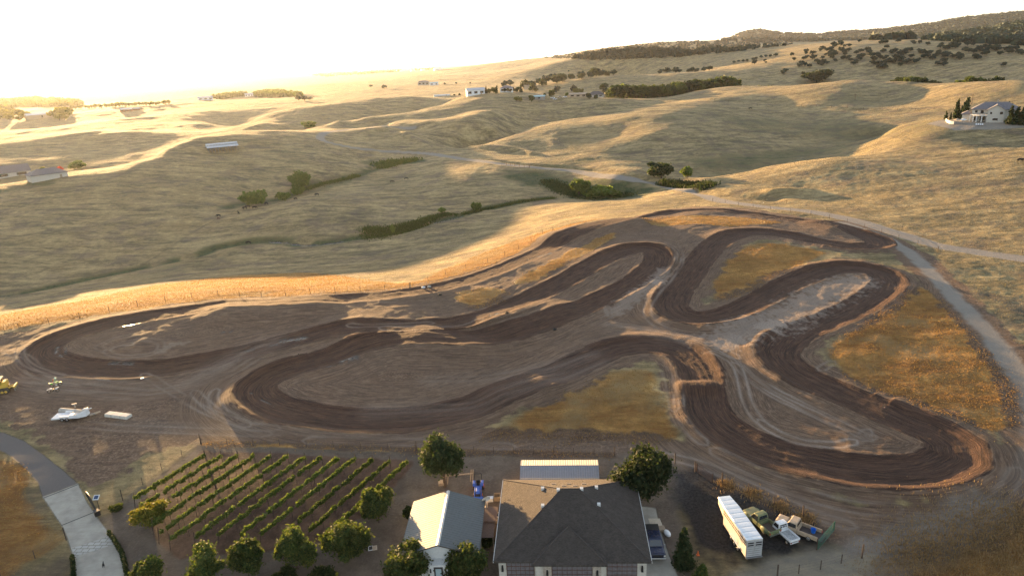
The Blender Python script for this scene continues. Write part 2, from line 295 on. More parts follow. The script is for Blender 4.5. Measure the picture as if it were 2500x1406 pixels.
def hz(x, y): return float(relief(np.array([x]), np.array([y]))[0])

MARKS = [ # tyre marks: pixel line, gauge (0 = single wide smear), strength
 ([(1700,860),(1780,880),(1850,930),(1960,990),(2060,1040),(2130,1075),(2160,1100)],1.8,.9),([(1790,860),(1812,930),(1825,980),(1860,1030),(1930,1070),(2050,1085),(2120,1060)],1.6,.9),
 ([(1770,870),(1870,950),(1990,1010),(2080,1060),(2160,1090)],1.6,.8),([(1830,1000),(1900,1060),(2000,1085),(2090,1075),(2140,1030)],1.5,.7),([(2110,1030),(2125,1060),(2140,1100)],1.5,.6),
 ([(1640,600),(1655,630),(1640,670),(1600,720),(1580,760),(1600,790),(1660,815),(1740,840)],1.6,.7),([(1560,800),(1640,812),(1740,845),(1830,890)],1.7,.7),([(1450,790),(1540,800),(1640,820),(1730,850)],3,.5),
 ([(1600,590),(1650,600),(1660,640),(1620,690),(1540,740),(1450,790)],1.6,.5),
 ([(0,880),(60,870),(110,910),(200,930),(300,940)],1.6,.7),([(0,850),(40,870),(80,910),(160,935)],1.6,.7),([(60,830),(50,870),(90,900),(180,925)],1.6,.6),([(0,930),(200,945),(400,950),(520,900),(620,850),(720,820)],3,.5),
 ([(460,940),(520,1000),(600,1040),(720,1050)],1.7,.7),([(540,930),(520,970),(545,1010),(620,1045)],1.7,.7),([(330,900),(430,960),(520,1010),(640,1050)],1.6,.6),([(470,920),(540,920),(640,870),(760,830)],1.6,.5),
 ([(250,850),(330,830),(390,835),(380,860),(300,870),(260,855),(300,838),(350,845)],1.3,.6),([(280,860),(240,845),(300,820),(380,815)],1.3,.5),
 ([(2060,870),(2000,905),(2040,915)],1.5,.5),
 ([(1640,900),(1655,950),(1660,1010),(1690,1060),(1760,1110)],1.6,.6),([(1560,880),(1620,900),(1640,960),(1650,1030)],1.6,.5),
 ([(1700,1080),(1800,1130),(1950,1200),(2100,1240),(2250,1240)],2.2,.6),([(1540,1100),(1700,1130),(1850,1195),(2000,1260),(2150,1300)],1.7,.7),([(2500,1120),(2430,1230),(2330,1285),(2180,1310)],1.7,.6),
 ([(700,1075),(1000,1080),(1300,1092)],1.7,.5),([(100,1010),(250,1040),(450,1050),(700,1062)],1.8,.5),
 ([(900,800),(1010,806),(1120,800),(1200,775)],2.2,.6),([(820,790),(900,795),(1000,792),(1090,785)],1.6,.6),([(760,700),(860,730),(1000,735)],1.6,.3),
 ([(1500,870),(1300,945),(1150,990),(1000,1000),(850,1005)],2.5,.35),([(1480,850),(1300,905),(1150,925),(1000,930)],2.5,.35),
]
WHITE = [ # pale ground, or shining wet ground
 ([(1500,760),(1560,715),(1600,690),(1625,660)],2.2,.5,0),([(1760,835),(1830,800),(1900,785),(1960,750),(2040,705),(2090,690)],4.5,.6,0),([(1870,800),(1895,795)],3,.9,0),([(1770,840),(1800,830)],3,.8,0),
 ([(280,800),(310,795),(350,789)],.9,.4,1),([(270,884),(300,884),(322,886)],.8,.5,1),([(140,845),(137,858),(150,868)],.45,.5,1),([(160,850),(160,862)],.35,.5,1),([(690,830),(712,827),(740,822)],1.0,.6,1),([(600,855),(640,846),(690,836)],.6,.4,1),
 ([(840,880),(868,874)],1.0,.6,1),([(800,896),(850,884)],.5,.3,1),([(1200,776),(1222,770)],.7,.5,1),([(1290,632),(1345,618)],.8,.5,1),([(320,903),(355,905)],.3,.2,1),([(600,948),(640,975),(700,1000)],.35,.3,1),
 ([(395,858),(420,840),(450,838)],1.0,.4,0),([(545,812),(562,810)],.8,.4,1),([(1595,692),(1610,686)],1.6,.9,0),
]
TRAILS = [([(-40,592),(120,565),(280,545),(420,520)],.8),([(-40,502),(100,506),(250,512),(420,516),(560,512)],.7),([(330,655),(420,600),(500,550),(545,530)],.6),([(0,690),(160,700),(330,660)],.7),([(80,725),(250,700),(400,685),(620,675),(760,672),(900,680)],.8),
 ([(900,690),(1050,660),(1200,610),(1330,570)],.9),([(1450,300),(1560,330),(1700,345),(1850,320)],1.0),([(1850,330),(1960,370),(2080,352),(2250,345),(2400,355)],1.0),([(2155,380),(2160,420),(2190,440),(2180,470),(2210,490)],.8),([(2240,320),(2205,340),(2250,362)],.8),
 ([(330,300),(430,318),(560,322)],1.0),([(280,725),(400,712),(520,705),(620,690)],.6),([(1700,300),(1800,330),(1900,345)],1.0)]
LUSH = [([(930,400),(1000,395)],9,1),([(1850,300),(2050,320),(2250,310)],32,.42),([(1750,400),(1900,390),(2020,365)],22,.5),([(1350,400),(1450,390)],10,.5),([(1540,290),(1620,290)],12,.45),([(100,445),(0,462)],10,.7),([(2000,235),(2100,250)],25,.35),([(1280,430),(1400,460),(1530,470)],13,.9),([(1360,370),(1400,360)],9,.4),([(870,432),(740,470),(620,500)],9,.5),([(1410,355),(1380,340)],8,.4),([(500,640),(300,690)],14,.3),([(2300,240),(2450,225)],20,.3)]

TUFT = {}
def build_ground():
    fine = np.linspace(R(-47), R(47), NAZ); side = np.linspace(R(47), R(88), 40)[1:]
    a = np.r_[-side[::-1], fine, side]
    d = np.r_[np.exp(np.linspace(math.log(14), math.log(48), 30))[:-1], np.exp(np.linspace(math.log(48), math.log(430), ND1)), np.exp(np.linspace(math.log(430), math.log(9000), ND2))[1:], np.exp(np.linspace(math.log(9000), math.log(45000), 60))[1:]]
    AA, DD = np.meshgrid(a, d, indexing='ij'); X = (np.sin(AA)*DD).ravel(); Y = (np.cos(AA)*DD).ravel()
    Z, q = relief(X, Y, True); n = len(X)
    PX, PY = None, None
    wn1 = fbm(X/2.3, Y/2.3, 3); wn2 = fbm(X/9+5, Y/9, 3)
    ab = np.abs(q['s'])
    track = 1-sstep(3.3, 4.3, ab-0.5*wn1-0.9*q['out'])
    road = np.maximum(1-sstep(2.5, 3.5, q['ma']+0.5*wn1), (1-sstep(1.2, 2.5, q['ra']+0.8*wn1))*(.12+.83*(1-sstep(95, 150, q['rt'])))); road = np.maximum(road, .7*(1-sstep(2.0, 5.0, q['ya']+1.2*wn1)))
    dirt = sstep(-1.5, 1.8, poly_field(X, Y, G(DIRT, True)) + 2.0*wn1 + 1.0*wn2)
    gold = np.zeros(n)
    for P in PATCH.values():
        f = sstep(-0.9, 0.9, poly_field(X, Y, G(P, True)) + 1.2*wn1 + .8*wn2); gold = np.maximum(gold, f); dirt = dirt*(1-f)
    dirt = np.maximum(dirt, 0.8*(1-sstep(5.5, 9.5, ab+2*wn1+1.5*wn2))); 
    dirt = np.maximum(dirt, .85*(1-sstep(3.0, 6.5, q['ra']+1.5*wn1)))
    gold *= 1-track; 
    yard = sstep(-1, 1, poly_field(X, Y, Gp(YARD)) + 1.2*wn1)
    vine = sstep(-.8, .8, poly_field(X, Y, Gp(VINEYARD)) + .8*wn1)
    dark = sstep(-1.5, 1.5, poly_field(X, Y, G(DARKGRAVEL, True)) + 2*wn1)
    conc = sstep(-.06, .06, np.maximum(poly_field(X, Y, Gp(CONCRETE)), poly_field(X, Y, Gp(PAD)))); asph = sstep(-.1, .1, poly_field(X, Y, Gp(ASPHALT))+.1*wn1)
    le, _, _ = line_field(X, Y, Gp(LAWN_EDGE), 4); le = 1-sstep(.5, 1.1, np.minimum(np.abs(le), 9)+.4*wn1); gold = np.maximum(gold, le); road *= 1-le
    road = np.maximum(road, .9*sstep(-1, 1, poly_field(X, Y, Gp([(2262,303),(2305,292),(2500,300),(2500,312),(2330,319)]))))
    light = np.zeros(n); wet = np.zeros(n)
    for pts, gauge, st in MARKS:
        GP = G(pts); js, jt, _ = line_field(X, Y, GP, gauge+2); LL = np.linalg.norm(np.diff(GP, axis=0), axis=1).sum(); ja = np.where(np.abs(js) > 99, 99, np.abs(js)+(1-sstep(.02, 4, jt))*3+sstep(LL-4, LL-.02, jt)*3)
        light = np.maximum(light, st*np.exp(-((ja-gauge/2)/.3)**2)*(0.55+0.8*vnoise(jt/4, ja*0+pts[0][0])) if gauge < 2.5 else st*np.exp(-(ja/gauge)**2)*(.5+vnoise(jt/7, js*2)))
    for pts, w, st, iswet in WHITE:
        js, jt, _ = line_field(X, Y, G(pts, False, 1), w*3); ja = np.minimum(np.abs(js), 99); nz = vnoise(X*1.1, Y*1.1)+.6*vnoise(X*3.3, Y*3.3)
        v = 1-sstep(w*.5, w*1.4, ja+w*1.1*nz)
        if iswet: wet = np.maximum(wet, v*sstep(.15, .8, st+.9*nz))
        else: light = np.maximum(light, st*v)
    trail = np.zeros(n)
    for pts, w in TRAILS:
        js, jt, _ = line_field(X, Y, G(pts, False, 4), w*4); trail = np.maximum(trail, np.exp(-(np.minimum(np.abs(js), 99)/w)**2)*(.6+.6*vnoise(jt/10, jt*0)))
    lush = np.zeros(n)
    for pts, w, st in LUSH:
        js, jt, _ = line_field(X, Y, G(pts, False, 6), w*2.2); lush = np.maximum(lush, st*(1-sstep(w*.3, w*1.6, np.minimum(np.abs(js), 199)+w*.8*wn2)))
    lush = np.maximum(lush, .95*np.exp(-(q['ca']/4.5)**2)*sstep(-.4, .1, wn2+.25)); lush = np.maximum(lush, .9*np.exp(-(q['ua']/6)**2)*sstep(-.4, .2, wn2+.2)); lush = np.maximum(lush, .9*np.exp(-(q['ha']/9)**2))
    # water thread in the creek
    cx = np.minimum(np.abs(q['cs']), 99); pxc = 1250+F*(X*_r[0]+Y*_r[1]+(Z-HC)*_r[2])/(Y*_f[1]+(Z-HC)*_f[2]+1e-6)
    wat = (1-sstep(.35, .9, cx+.8*wn1))*(((pxc > 655) & (pxc < 840)) | ((pxc > 1060) & (pxc < 1130)) | (pxc < 52)).astype(float)
    wet = np.maximum(wet, wat)
    r = np.random.RandomState(77); area = (DD.ravel()**2)*(R(94)/NAZ)*(math.log(430/48)/ND1); vis = (np.abs(AA.ravel()) < R(44)) & (q['d'] < 300) & (q['d'] > 62)
    open_ = np.clip(1-dirt-track-road-yard-dark-conc-asph-vine-.6*trail, 0, 1); pick = lambda dens: np.nonzero(vis & (r.rand(n) < np.clip(dens*area, 0, 1)))[0]
    ig = pick(9.0*gold*(1-lush)*sstep(-.5, .2, wn1+.3)); ip = pick(2.5*open_*sstep(90, 125, q['d'])*(1-gold)*(1-lush)*sstep(-.35, .35, wn1+.6*wn2)*np.clip(1.4-q['d']/260, .25, 1)); TUFT.update(gold=(X[ig], Y[ig], Z[ig]), pale=(X[ip], Y[ip], Z[ip]))
    co = np.stack([X, Y, Z], 1).astype(np.float32)
    na, nd = len(a), len(d); i = np.arange(na-1)[:, None]*nd + np.arange(nd-1)[None]
    f = np.stack([i, i+1, i+nd+1, i+nd], -1).reshape(-1, 4)
    me = bpy.data.meshes.new('ground'); me.vertices.add(n); me.vertices.foreach_set('co', co.ravel())
    me.loops.add(f.size); me.polygons.add(len(f)); me.loops.foreach_set('vertex_index', f[:, ::-1].ravel().astype(np.int32))
    me.polygons.foreach_set('loop_start', np.arange(0, f.size, 4, dtype=np.int32)); me.polygons.foreach_set('use_smooth', np.ones(len(f), bool)); me.update(calc_edges=True)
    def att(name, *c):
        at = me.attributes.new(name, 'FLOAT_COLOR', 'POINT'); at.data.foreach_set('color', np.stack([np.broadcast_to(v, n) for v in c], 1).astype(np.float32).ravel())
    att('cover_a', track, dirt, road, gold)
    att('cover_b', np.where(ab < 50, q['s'], 30+Y*.35), np.where(ab < 50, q['t'], X), wet, lush)
    att('cover_c', conc, asph, dark, np.maximum(vine, 0))
    att('cover_d', light, trail, yard, 1-sstep(11, 16, ab))
    if n and me.polygons[len(me.polygons)//2].normal.z < 0: me.flip_normals()
    o = bpy.data.objects.new('ground', me); SC.collection.objects.link(o); o['kind'] = 'structure'
    me.materials.append(ground_material()); return o

class NT:
    """tiny node-graph helper"""
    def __init__(s, name):
        s.m = bpy.data.materials.new(name); s.m.use_nodes = True; s.t = s.m.node_tree; s.n = s.t.nodes; s.l = s.t.links; s.b = s.n['Principled BSDF']; s.out = s.n['Material Output']
    def new(s, k, **kw):
        x = s.n.new('ShaderNode'+k)
        for a, b in kw.items(): setattr(x, a, b)
        return x
    def put(s, sock, v):
        if isinstance(v, bpy.types.NodeSocket): s.l.new(v, sock)
        elif v is not None:
            if isinstance(v, tuple) and len(v) == 3 and len(getattr(sock, 'default_value', (0,)*4) if not isinstance(sock.default_value, float) else (0,)) == 4: v = (*v, 1)
            sock.default_value = v
    def math(s, op, a, b=None, c=None, clamp=False):
        x = s.new('Math', operation=op, use_clamp=clamp)
        for i, v in enumerate((a, b, c)):
            if v is not None: s.put(x.inputs[i], v)
        return x.outputs[0]
    def mix(s, f, a, b, mode='MIX'):
        x = s.new('Mix', data_type='RGBA', blend_type=mode, clamp_factor=True); s.put(x.inputs[0], f); s.put(x.inputs[6], a); s.put(x.inputs[7], b); return x.outputs[2]
    def coord(s, kind='Object', scale=(1, 1, 1), vec=None, rot=(0, 0, 0)):
        if vec is None: vec = s.new('TexCoord').outputs[kind]
        mp = s.new('Mapping'); s.l.new(vec, mp.inputs[0]); mp.inputs['Scale'].default_value = scale; mp.inputs['Rotation'].default_value = rot; return mp.outputs[0]
    def noise(s, vec, scale=1, detail=4, rough=.55, dist=0):
        x = s.new('TexNoise'); s.l.new(vec, x.inputs['Vector']); x.inputs['Scale'].default_value = scale; x.inputs['Detail'].default_value = detail; x.inputs['Roughness'].default_value = rough; x.inputs['Distortion'].default_value = dist; return x.outputs[0]
    def ramp(s, v, lo, hi, a=0., b=1.):
        x = s.new('MapRange', clamp=True); s.put(x.inputs[0], v)
        for i, k in enumerate((lo, hi, a, b)): x.inputs[i+1].default_value = k
        return x.outputs[0]
    def attr(s, name):
        x = s.new('Attribute', attribute_name=name); sp = s.new('SeparateColor'); s.l.new(x.outputs['Color'], sp.inputs[0]); return list(sp.outputs)+[x.outputs['Alpha']]
    def bump(s, h, dist=.1, strength=1., nrm=None):
        x = s.new('Bump'); s.l.new(h, x.inputs['Height']); x.inputs['Distance'].default_value = dist; x.inputs['Strength'].default_value = strength
        if nrm is not None: s.l.new(nrm, x.inputs['Normal'])
        return x.outputs[0]
def ground_material():
    k = NT('dry_land'); A = k.attr('cover_a'); B = k.attr('cover_b'); C = k.attr('cover_c'); D = k.attr('cover_d')
    track, dirt, road, gold = A; sc, tc, wet, lush = B; conc, asph, dark, vine = C; light, trail, yard, outer = D
    P = k.coord('Object'); n_big = k.noise(P, .012, 5); n_mid = k.noise(P, .09, 5); n_sm = k.noise(P, .55, 4, .6); n_fine = k.noise(P, 3.2, 3, .65)
    gp = k.coord('Object', (.5, 1.4, 1), rot=(0, 0, R(-25))); n_tuft = k.mix(.5, k.noise(gp, .9, 6, .75, .6), k.noise(gp, .22, 6, .75, .8))
    st = k.new('CombineXYZ'); k.put(st.inputs[0], sc); k.put(st.inputs[1], k.math('MULTIPLY', tc, .06)); ST = st.outputs[0]
    P2 = k.coord('Object', (.35, 1.6, 1), rot=(0, 0, R(12))); n_rut = k.mix(outer, k.noise(P2, .8, 7, .75, .8), k.noise(ST, 1.6, 7, .8)); n_rut2 = k.mix(outer, k.noise(P, 2.1, 5, .75), k.noise(ST, 4.5, 6, .78))
    # grass: patches and streaks at every scale from 20 m down to a hand
    P3_ = k.coord('Object', (.45, 1.5, 1), rot=(0, 0, R(-20))); fa = k.ramp(k.noise(P, .045, 9, .82), .40, .60); fb = k.ramp(k.noise(P3_, .11, 9, .84, .4), .42, .60); fc = k.ramp(k.noise(k.coord('Object', (1, 1, 1), rot=(0, 0, 1)), .35, 8, .85), .42, .62); n_tuft = k.mix(.5, fb, fc)
    g = k.mix(k.ramp(n_big, .38, .62), (.215,.175,.086), (.315,.225,.10)); g = k.mix(k.math('MULTIPLY', fa, .85), g, (.092,.082,.042)); g = k.mix(k.math('MULTIPLY', fb, .75), g, (.66,.50,.25))
    g = k.mix(k.math('MULTIPLY', fc, .5), g, (.085,.075,.045)); g = k.mix(k.math('MULTIPLY', k.ramp(n_mid, .50, .66), .5), g, (.165,.12,.095))
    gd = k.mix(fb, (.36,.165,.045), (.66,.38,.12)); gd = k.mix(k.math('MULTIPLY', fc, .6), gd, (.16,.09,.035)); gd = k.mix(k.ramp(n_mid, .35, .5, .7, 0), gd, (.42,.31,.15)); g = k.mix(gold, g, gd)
    lg = k.mix(fc, (.035,.055,.022), (.11,.13,.05)); g = k.mix(k.ramp(k.math('ADD', lush, k.math('MULTIPLY', k.math('SUBTRACT', fb, .5), .5)), .25, .8), g, lg)
    g = k.mix(k.math('MULTIPLY', trail, .65), g, (.09,.07,.045))
    # worked earth
    dt = k.mix(k.ramp(n_rut, .40, .60), (.080,.047,.030), (.205,.127,.078)); dt = k.mix(k.math('MULTIPLY', fa, .45), dt, (.135,.096,.064)); dt = k.mix(k.ramp(n_rut2, .50, .62, 0, .75), dt, (.31,.21,.145))
    dt = k.mix(k.math('MULTIPLY', fc, .35), dt, (.045,.033,.028))
    yd = k.mix(k.ramp(n_sm, .3, .7), (.10,.075,.055), (.175,.135,.10)); yd = k.mix(k.ramp(n_fine, .5, .75, 0, .5), yd, (.24,.20,.165)); yd = k.mix(k.ramp(n_mid, .4, .65, 0, .5), yd, (.085,.07,.06)); dt = k.mix(k.math('MULTIPLY', yard, .8), dt, yd)
    c = k.mix(k.ramp(k.math('ADD', dirt, k.math('MULTIPLY', k.math('SUBTRACT', n_sm, .5), .7)), .35, .65), g, dt)
    c = k.mix(k.math('MULTIPLY', yard, k.math('SUBTRACT', 1., gold)), c, yd)
    vn = k.mix(k.ramp(n_sm, .35, .65), (.075,.042,.028), (.15,.085,.055)); vn = k.mix(k.ramp(n_fine, .55, .75, 0, .5), vn, (.20,.14,.10)); c = k.mix(k.ramp(k.math('ADD', vine, k.math('MULTIPLY', k.math('SUBTRACT', n_sm, .5), .5)), .3, .7), c, vn)
    dk = k.mix(k.ramp(n_fine, .35, .65), (.020,.018,.018), (.056,.050,.048)); c = k.mix(dark, c, dk)
    rd = k.mix(n_sm, (.20,.18,.155), (.275,.25,.215)); rd = k.mix(k.ramp(n_fine, .55, .8, 0, .5), rd, (.27,.245,.22)); c = k.mix(road, c, rd)
    tk = k.mix(k.ramp(n_rut, .38, .62), (.028,.016,.011), (.092,.050,.033)); tk = k.mix(k.ramp(n_rut2, .5, .64, 0, .75), tk, (.17,.088,.052)); tk = k.mix(k.ramp(n_fine, .6, .8, 0, .4), tk, (.02,.013,.01))
    c = k.mix(k.ramp(k.math('ADD', track, k.math('MULTIPLY', k.math('SUBTRACT', n_sm, .5), .5)), .3, .6), c, tk)
    c = k.mix(k.math('MULTIPLY', light, k.ramp(n_fine, .3, .6, .5, 1.)), c, (.34,.28,.23))
    ct = k.mix(k.ramp(n_sm, .35, .65), (.30,.28,.24), (.40,.375,.32)); ct = k.mix(k.ramp(n_rut, .45, .7, 0, .35), ct, (.22,.20,.17)); c = k.mix(conc, c, ct); at = k.mix(n_fine, (.11,.10,.095), (.15,.135,.125)); c = k.mix(asph, c, at)
    c = k.mix(wet, c, (.02,.018,.016))
    soft = k.math('MAXIMUM', k.math('MAXIMUM', conc, asph), wet); k.put(k.b.inputs['Base Color'], c)
    k.put(k.b.inputs['Roughness'], k.math('SUBTRACT', .95, k.math('MULTIPLY', wet, .7))); k.b.inputs['Specular IOR Level'].default_value = .25
    grass = k.math('SUBTRACT', 1., k.math('MAXIMUM', k.math('MAXIMUM', dirt, track), k.math('MAXIMUM', road, yard)), clamp=True)
    hgt = k.math('ADD', k.math('MULTIPLY', n_tuft, k.math('ADD', k.math('MULTIPLY', grass, .5), k.math('MULTIPLY', gold, .25))), k.math('MULTIPLY', k.math('ADD', n_rut2, k.math('MULTIPLY', n_rut, 1.2)), .16))
    hgt = k.math('ADD', hgt, k.math('MULTIPLY', n_fine, .06)); hgt = k.math('MULTIPLY', hgt, k.math('SUBTRACT', 1., soft))
    k.put(k.b.inputs['Normal'], k.bump(hgt, 1.0, 1.0)); return k.m
NAZ, ND1, ND2 = 1300, 900, 460
build_ground()
# ------------------------------------------------------------ mesh, material and naming helpers
rnd = random.Random(11)
class MB:
    def __init__(s): s.v = []; s.f = []; s.m = []; s.mi = 0
    def add(s, vs, fs):
        n = len(s.v); s.v += [tuple(map(float, v)) for v in vs]; s.f += [tuple(i+n for i in f) for f in fs]; s.m += [s.mi]*len(fs); return s
    def box(s, x0, x1, y0, y1, z0, z1, tx=0, ty=0):
        """box; tx, ty narrow the top"""
        return s.add([(x0, y0, z0), (x1, y0, z0), (x1, y1, z0), (x0, y1, z0), (x0+tx, y0+ty, z1), (x1-tx, y0+ty, z1), (x1-tx, y1-ty, z1), (x0+tx, y1-ty, z1)],
                     [(3, 2, 1, 0), (4, 5, 6, 7), (0, 1, 5, 4), (1, 2, 6, 5), (2, 3, 7, 6), (3, 0, 4, 7)])
    def prism(s, prof, x0, x1, axis='x', tap=0):
        """profile in the plane across axis, swept from x0 to x1"""
        n = len(prof); g = (lambda t, a, b: (t, a, b)) if axis == 'x' else (lambda t, a, b: (a, t, b))
        vs = [g(x0, a, b) for a, b in prof]+[g(x1, a, b) for a, b in prof]
        return s.add(vs, [tuple(range(n))[::-1], tuple(range(n, 2*n))]+[(i, (i+1) % n, n+(i+1) % n, n+i) for i in range(n)])
    def cyl(s, p0, p1, r0, r1=None, n=10, caps=True):
        r1 = r0 if r1 is None else r1; a = Vector(p0); b = Vector(p1); d = (b-a).normalized(); u = d.orthogonal().normalized(); w = d.cross(u)
        vs = [a+(u*math.cos(t)+w*math.sin(t))*r0 for t in np.linspace(0, 2*math.pi, n, False)]+[b+(u*math.cos(t)+w*math.sin(t))*r1 for t in np.linspace(0, 2*math.pi, n, False)]
        fs = [(i, (i+1) % n, n+(i+1) % n, n+i) for i in range(n)]
        if caps: fs += [tuple(range(n))[::-1], tuple(range(n, 2*n))]
        return s.add(vs, fs)
    def tube(s, pts, r, n=6):
        for a, b in zip(pts, pts[1:]): s.cyl(a, b, r, r, n)
        return s
    def ball(s, c, r, nu=10, nv=7):
        r = (r, r, r) if isinstance(r, (int, float)) else r; vs = [(c[0], c[1], c[2]-r[2])]
        for j in range(1, nv):
            ph = -math.pi/2+math.pi*j/nv
            for i in range(nu): t = 2*math.pi*i/nu; vs.append((c[0]+r[0]*math.cos(ph)*math.cos(t), c[1]+r[1]*math.cos(ph)*math.sin(t), c[2]+r[2]*math.sin(ph)))
        vs.append((c[0], c[1], c[2]+r[2])); fs = [(0, 1+(i+1) % nu, 1+i) for i in range(nu)]
        for j in range(nv-2):
            for i in range(nu): a = 1+j*nu; fs.append((a+i, a+(i+1) % nu, a+nu+(i+1) % nu, a+nu+i))
        a = 1+(nv-2)*nu; fs += [(a+i, a+(i+1) % nu, len(vs)-1) for i in range(nu)]
        return s.add(vs, fs)
    def build(s, name, mats, parent=None, smooth=False):
        me = bpy.data.meshes.new(name); me.from_pydata(s.v, [], s.f)
        mats = mats if isinstance(mats, (list, tuple)) else [mats]
        for m in mats: me.materials.append(m)
        if len(mats) > 1: me.polygons.foreach_set('material_index', s.m)
        if smooth: me.polygons.foreach_set('use_smooth', [True]*len(me.polygons))
        me.update(); o = bpy.data.objects.new(name, me); SC.collection.objects.link(o)
        if parent: o.parent = parent
        return o
def bev(o, w=.03, seg=2):
    m = o.modifiers.new('soft_edges', 'BEVEL'); m.width = w; m.segments = seg; m.limit_method = 'ANGLE'; m.angle_limit = R(35); return o
def tag(o, label, cat, group=None, kind=None):
    o['label'] = label; o['category'] = cat
    if group: o['group'] = group
    return o
def thing(name, label, cat, loc, rz=0, group=None):
    o = bpy.data.objects.new(name, None); SC.collection.objects.link(o); o.location = loc; o.rotation_euler = (0, 0, rz); o.empty_display_size = .5
    return tag(o, label, cat, group)
def copy_tree(o, parent=None):
    c = o.copy(); SC.collection.objects.link(c)
    if parent: c.parent = parent
    for ch in list(o.children): copy_tree(ch, c)
    return c
_mc = {}
def mat(name, col, rough=.6, metal=0., var=.12, scale=6., bump=0., spec=.4, col2=None, dirt=0.):
    if name in _mc: return _mc[name]
    k = NT(name); P = k.coord('Object'); n = k.noise(P, scale, 4, .6)
    c2 = col2 or tuple(min(1, c*(1+var)+var*.03) for c in col); c1 = col if col2 else tuple(c*(1-var) for c in col)
    c = k.mix(k.ramp(n, .35, .65), c1, c2)
    if dirt: c = k.mix(k.ramp(k.noise(P, scale*.35, 5, .7), .5, .75, 0, dirt), c, (.17, .13, .09))
    k.put(k.b.inputs['Base Color'], c); k.b.inputs['Roughness'].default_value = rough; k.b.inputs['Metallic'].default_value = metal; k.b.inputs['Specular IOR Level'].default_value = spec
    if bump: k.put(k.b.inputs['Normal'], k.bump(n, bump))
    _mc[name] = k.m; return k.m
def leafmat(name, a, b, c3=None, trans=.3, tcol=None):
    if name in _mc: return _mc[name]
    k = NT(name); P = k.coord('Object'); oi = k.new('ObjectInfo').outputs['Random']
    c = k.mix(k.ramp(k.noise(P, 1.1, 3, .6), .35, .65), a, b); c = k.mix(k.ramp(k.noise(P, 5, 2), .45, .7, 0, .8), c, c3 or tuple(min(1, x*1.7) for x in b))
    hs = k.new('HueSaturation'); k.put(hs.inputs['Color'], c); k.put(hs.inputs['Value'], k.ramp(oi, 0, 1, .78, 1.22)); c = hs.outputs[0]
    k.put(k.b.inputs['Base Color'], c); k.b.inputs['Roughness'].default_value = .7; k.b.inputs['Specular IOR Level'].default_value = .15
    t = k.new('BsdfTranslucent'); k.put(t.inputs[0], k.mix(1., c, (1.9, 1.9, .9), 'MULTIPLY')); ms = k.new('MixShader'); ms.inputs[0].default_value = trans
    k.l.new(k.b.outputs[0], ms.inputs[1]); k.l.new(t.outputs[0], ms.inputs[2]); k.l.new(ms.outputs[0], k.out.inputs['Surface']); _mc[name] = k.m; return k.m
def stripes(name, col, period, axis=0, depth=.02, rough=.5, metal=0., dark=.8, var=.1, spec=.4):
    """sheet with standing ribs or courses every `period` metres along one object axis"""
    k = NT(name); s = [0, 0, 0]; s[axis] = 1/period; P = k.coord('Object'); sep = k.new('SeparateXYZ'); k.l.new(P, sep.inputs[0])
    fr = k.math('PINGPONG', k.math('MULTIPLY', sep.outputs[axis], 1/period), .5); n = k.noise(P, 3, 4, .65)
    c = k.mix(k.ramp(fr, .02, .16), tuple(x*dark for x in col), col); c = k.mix(k.ramp(n, .4, .7, 0, .5), c, tuple(min(1, x*(1+var*2)) for x in col)); c = k.mix(k.ramp(k.noise(P, .8, 5, .7), .5, .8, 0, .45), c, tuple(x*.62 for x in col))
    k.put(k.b.inputs['Base Color'], c); k.b.inputs['Roughness'].default_value = rough; k.b.inputs['Metallic'].default_value = metal; k.b.inputs['Specular IOR Level'].default_value = spec
    k.put(k.b.inputs['Normal'], k.bump(k.ramp(fr, .02, .2), depth)); return k.m
def shingles(name, c1, c2):
    k = NT(name); P = k.coord('Object'); b = k.new('TexBrick'); k.l.new(k.coord('Object', (1.6, 4.2, 1)), b.inputs['Vector']); b.inputs['Scale'].default_value = 1.5; b.inputs['Mortar Size'].default_value = .015
    k.put(b.inputs['Color1'], c1); k.put(b.inputs['Color2'], c2); k.put(b.inputs['Mortar'], tuple(x*.6 for x in c1)); c = k.mix(k.ramp(k.noise(P, 22, 2), .3, .7, 0, .45), b.outputs[0], tuple(x*.55 for x in c1)); c = k.mix(k.ramp(k.noise(P, 1.2, 4, .6), .45, .7, 0, .3), c, tuple(x*1.25 for x in c2))
    k.put(k.b.inputs['Base Color'], c); k.b.inputs['Roughness'].default_value = .9; k.b.inputs['Specular IOR Level'].default_value = .2; k.put(k.b.inputs['Normal'], k.bump(k.math('ADD', b.outputs[1], k.noise(P, 30, 2)), .03)); return k.m
